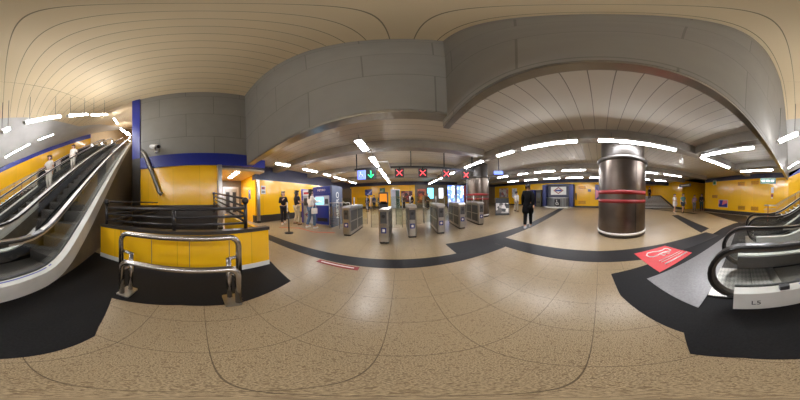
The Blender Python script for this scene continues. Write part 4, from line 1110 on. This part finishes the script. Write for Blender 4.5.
    # hair
    hc_ = [[S((0,h2[1]-0.02,1.675,0.096)),S((0,h2[1]-0.015,1.725,0.082))],[S((0,h2[1]-0.02,1.675,0.096)),S((0,h2[1]-0.06,1.61,0.062))]]
    if long_hair: hc_.append([S((0,h2[1]-0.06,1.61,0.062)),S((0,h2[1]-0.085,1.48,0.07)),S((0,h2[1]-0.11,1.32,0.045))])
    skin_mesh('hair',hc_,hair,t,1)
    if face_detail:
        for s in (-1,1): MB().ball((s*0.032*k,(h2[1]+0.078)*k,1.645*k),(0.012*k,0.01*k,0.008*k),6).build('eye','eye',t)
        MB().ball((0,(h1[1]+0.068)*k,1.575*k),(0.024*k,0.014*k,0.007*k),6).build('mouth','lip',t)
    if bag:
        b = MB(); b.cbox((0.27*k,-0.02,0.82*k),(0.10,0.28,0.24),0,0.03); b.tube([(0.27*k,-0.12,0.93*k),(0.20*k,-0.02,1.40*k),(0.27*k,0.08,0.93*k)],0.012,6)
        b.build('shoulder_bag',cloth(bag),t)
    return t
person('man in a long black coat walking away across the open floor',(4.33,2.75,0),62,1.80,(13,12,14),(13,13,14),(200,200,204),0.55,('down','down'),coat=True)
person('person in white top and pale trousers standing beyond the man in black',(8.75,6.75,0),80,1.72,(226,222,214),(176,170,160),(90,86,80),0.2,('bent','down'))
person('woman in black leaning by the yellow wall with arms folded',(-5.55,4.25,0),115,1.80,(36,32,34),(40,36,38),(220,216,210),0.12,('bent','phone'),long_hair=True)
person('woman in dark top and beige trousers facing the pale ticket machine',(-4.85,4.62,0),10,1.80,(46,40,42),(196,180,150),(120,100,80),0.1,('reach','bent'),long_hair=True,long_sleeve=False)
person('woman in white top and blue jeans using the blue ticket machine',(-3.70,4.40,0),15,1.76,(232,228,222),(92,112,140),(230,226,220),0.3,('bent','reach'),long_hair=True,bag=(220,214,204))
person('woman in white dress walking near the far passage',(9.4,-6.25,0),250,1.68,(232,226,216),(200,190,180),(200,190,180),0.3,('down','bent'),dress=True,long_sleeve=False,hair='hair_brown',long_hair=True)
person('person in teal shirt and shorts walking behind the woman in white dress',(9.15,-7.0,0),280,1.74,(86,120,112),(70,72,80),(60,56,56),0.35,('down','down'),long_sleeve=False,shorts=True)
person('person in mauve top with grey trousers near the passage mouth',(9.7,-8.9,0),310,1.70,(150,118,130),(110,104,104),(90,80,80),0.2,('bent','down'),hair='hair_brown',long_hair=True)
person('tall person in dark clothes at the passage entrance',(9.75,-10.0,0),320,1.86,(52,50,50),(60,76,70),(40,40,40),0.15,('down','down'))
person('person in dark jacket coming down the broad dark staircase',(16.9,-6.9,1.086),270,1.74,(44,30,36),(40,34,36),(30,30,30),0.0,('down','down'))
EY = math.degrees(math.atan2(EX.x,EX.y))
def on_esc(k, pc, dp): 
    s = 0.54+0.4*k+0.2; z = max(0,TH*(s-1.62))+0.021
    p = EX*s+EN*(pc+dp); return (p.x,p.y,z)
person('rider in white with dark hair standing lower on the farther escalator',on_esc(9,3.95,-0.05),EY+180,1.66,(226,220,212),(214,206,196),(200,190,184),0.0,('down','rail'),long_sleeve=False,hair='hair_brown',long_hair=True)
person('rider in white standing higher on the farther escalator',on_esc(14,3.95,-0.1),EY+180,1.68,(232,226,218),(222,214,206),(200,190,184),0.0,('rail','down'),hair='hair_brown',long_hair=True)
far = [((-3.3,12.6),200,(40,40,44),(50,50,56),'person in dark clothes beyond the gates nearest the blue wall poster'),
       ((-2.95,14.2),170,(60,64,90),(50,52,60),'person in navy top beyond the gates before the yellow end wall'),
       ((-2.2,13.6),190,(80,96,90),(70,70,74),'person in grey green top beyond the gates before the tall green poster'),
       ((0.4,14.2),180,(60,40,42),(50,44,46),'person in maroon top before the dark red shop board'),
       ((1.35,14.8),200,(34,32,34),(60,56,56),'person in black before the yellow edge of the dark red board'),
       ((3.0,13.6),180,(30,34,44),(40,42,50),'person in dark coat in front of the lit blue poster')]
for i, (p, f, tp, bt_, lab) in enumerate(far):
    person(lab,(p[0],p[1],0),f,1.66+0.03*(i%3),tp,bt_,stride=0.2*(i%2),face_detail=False)
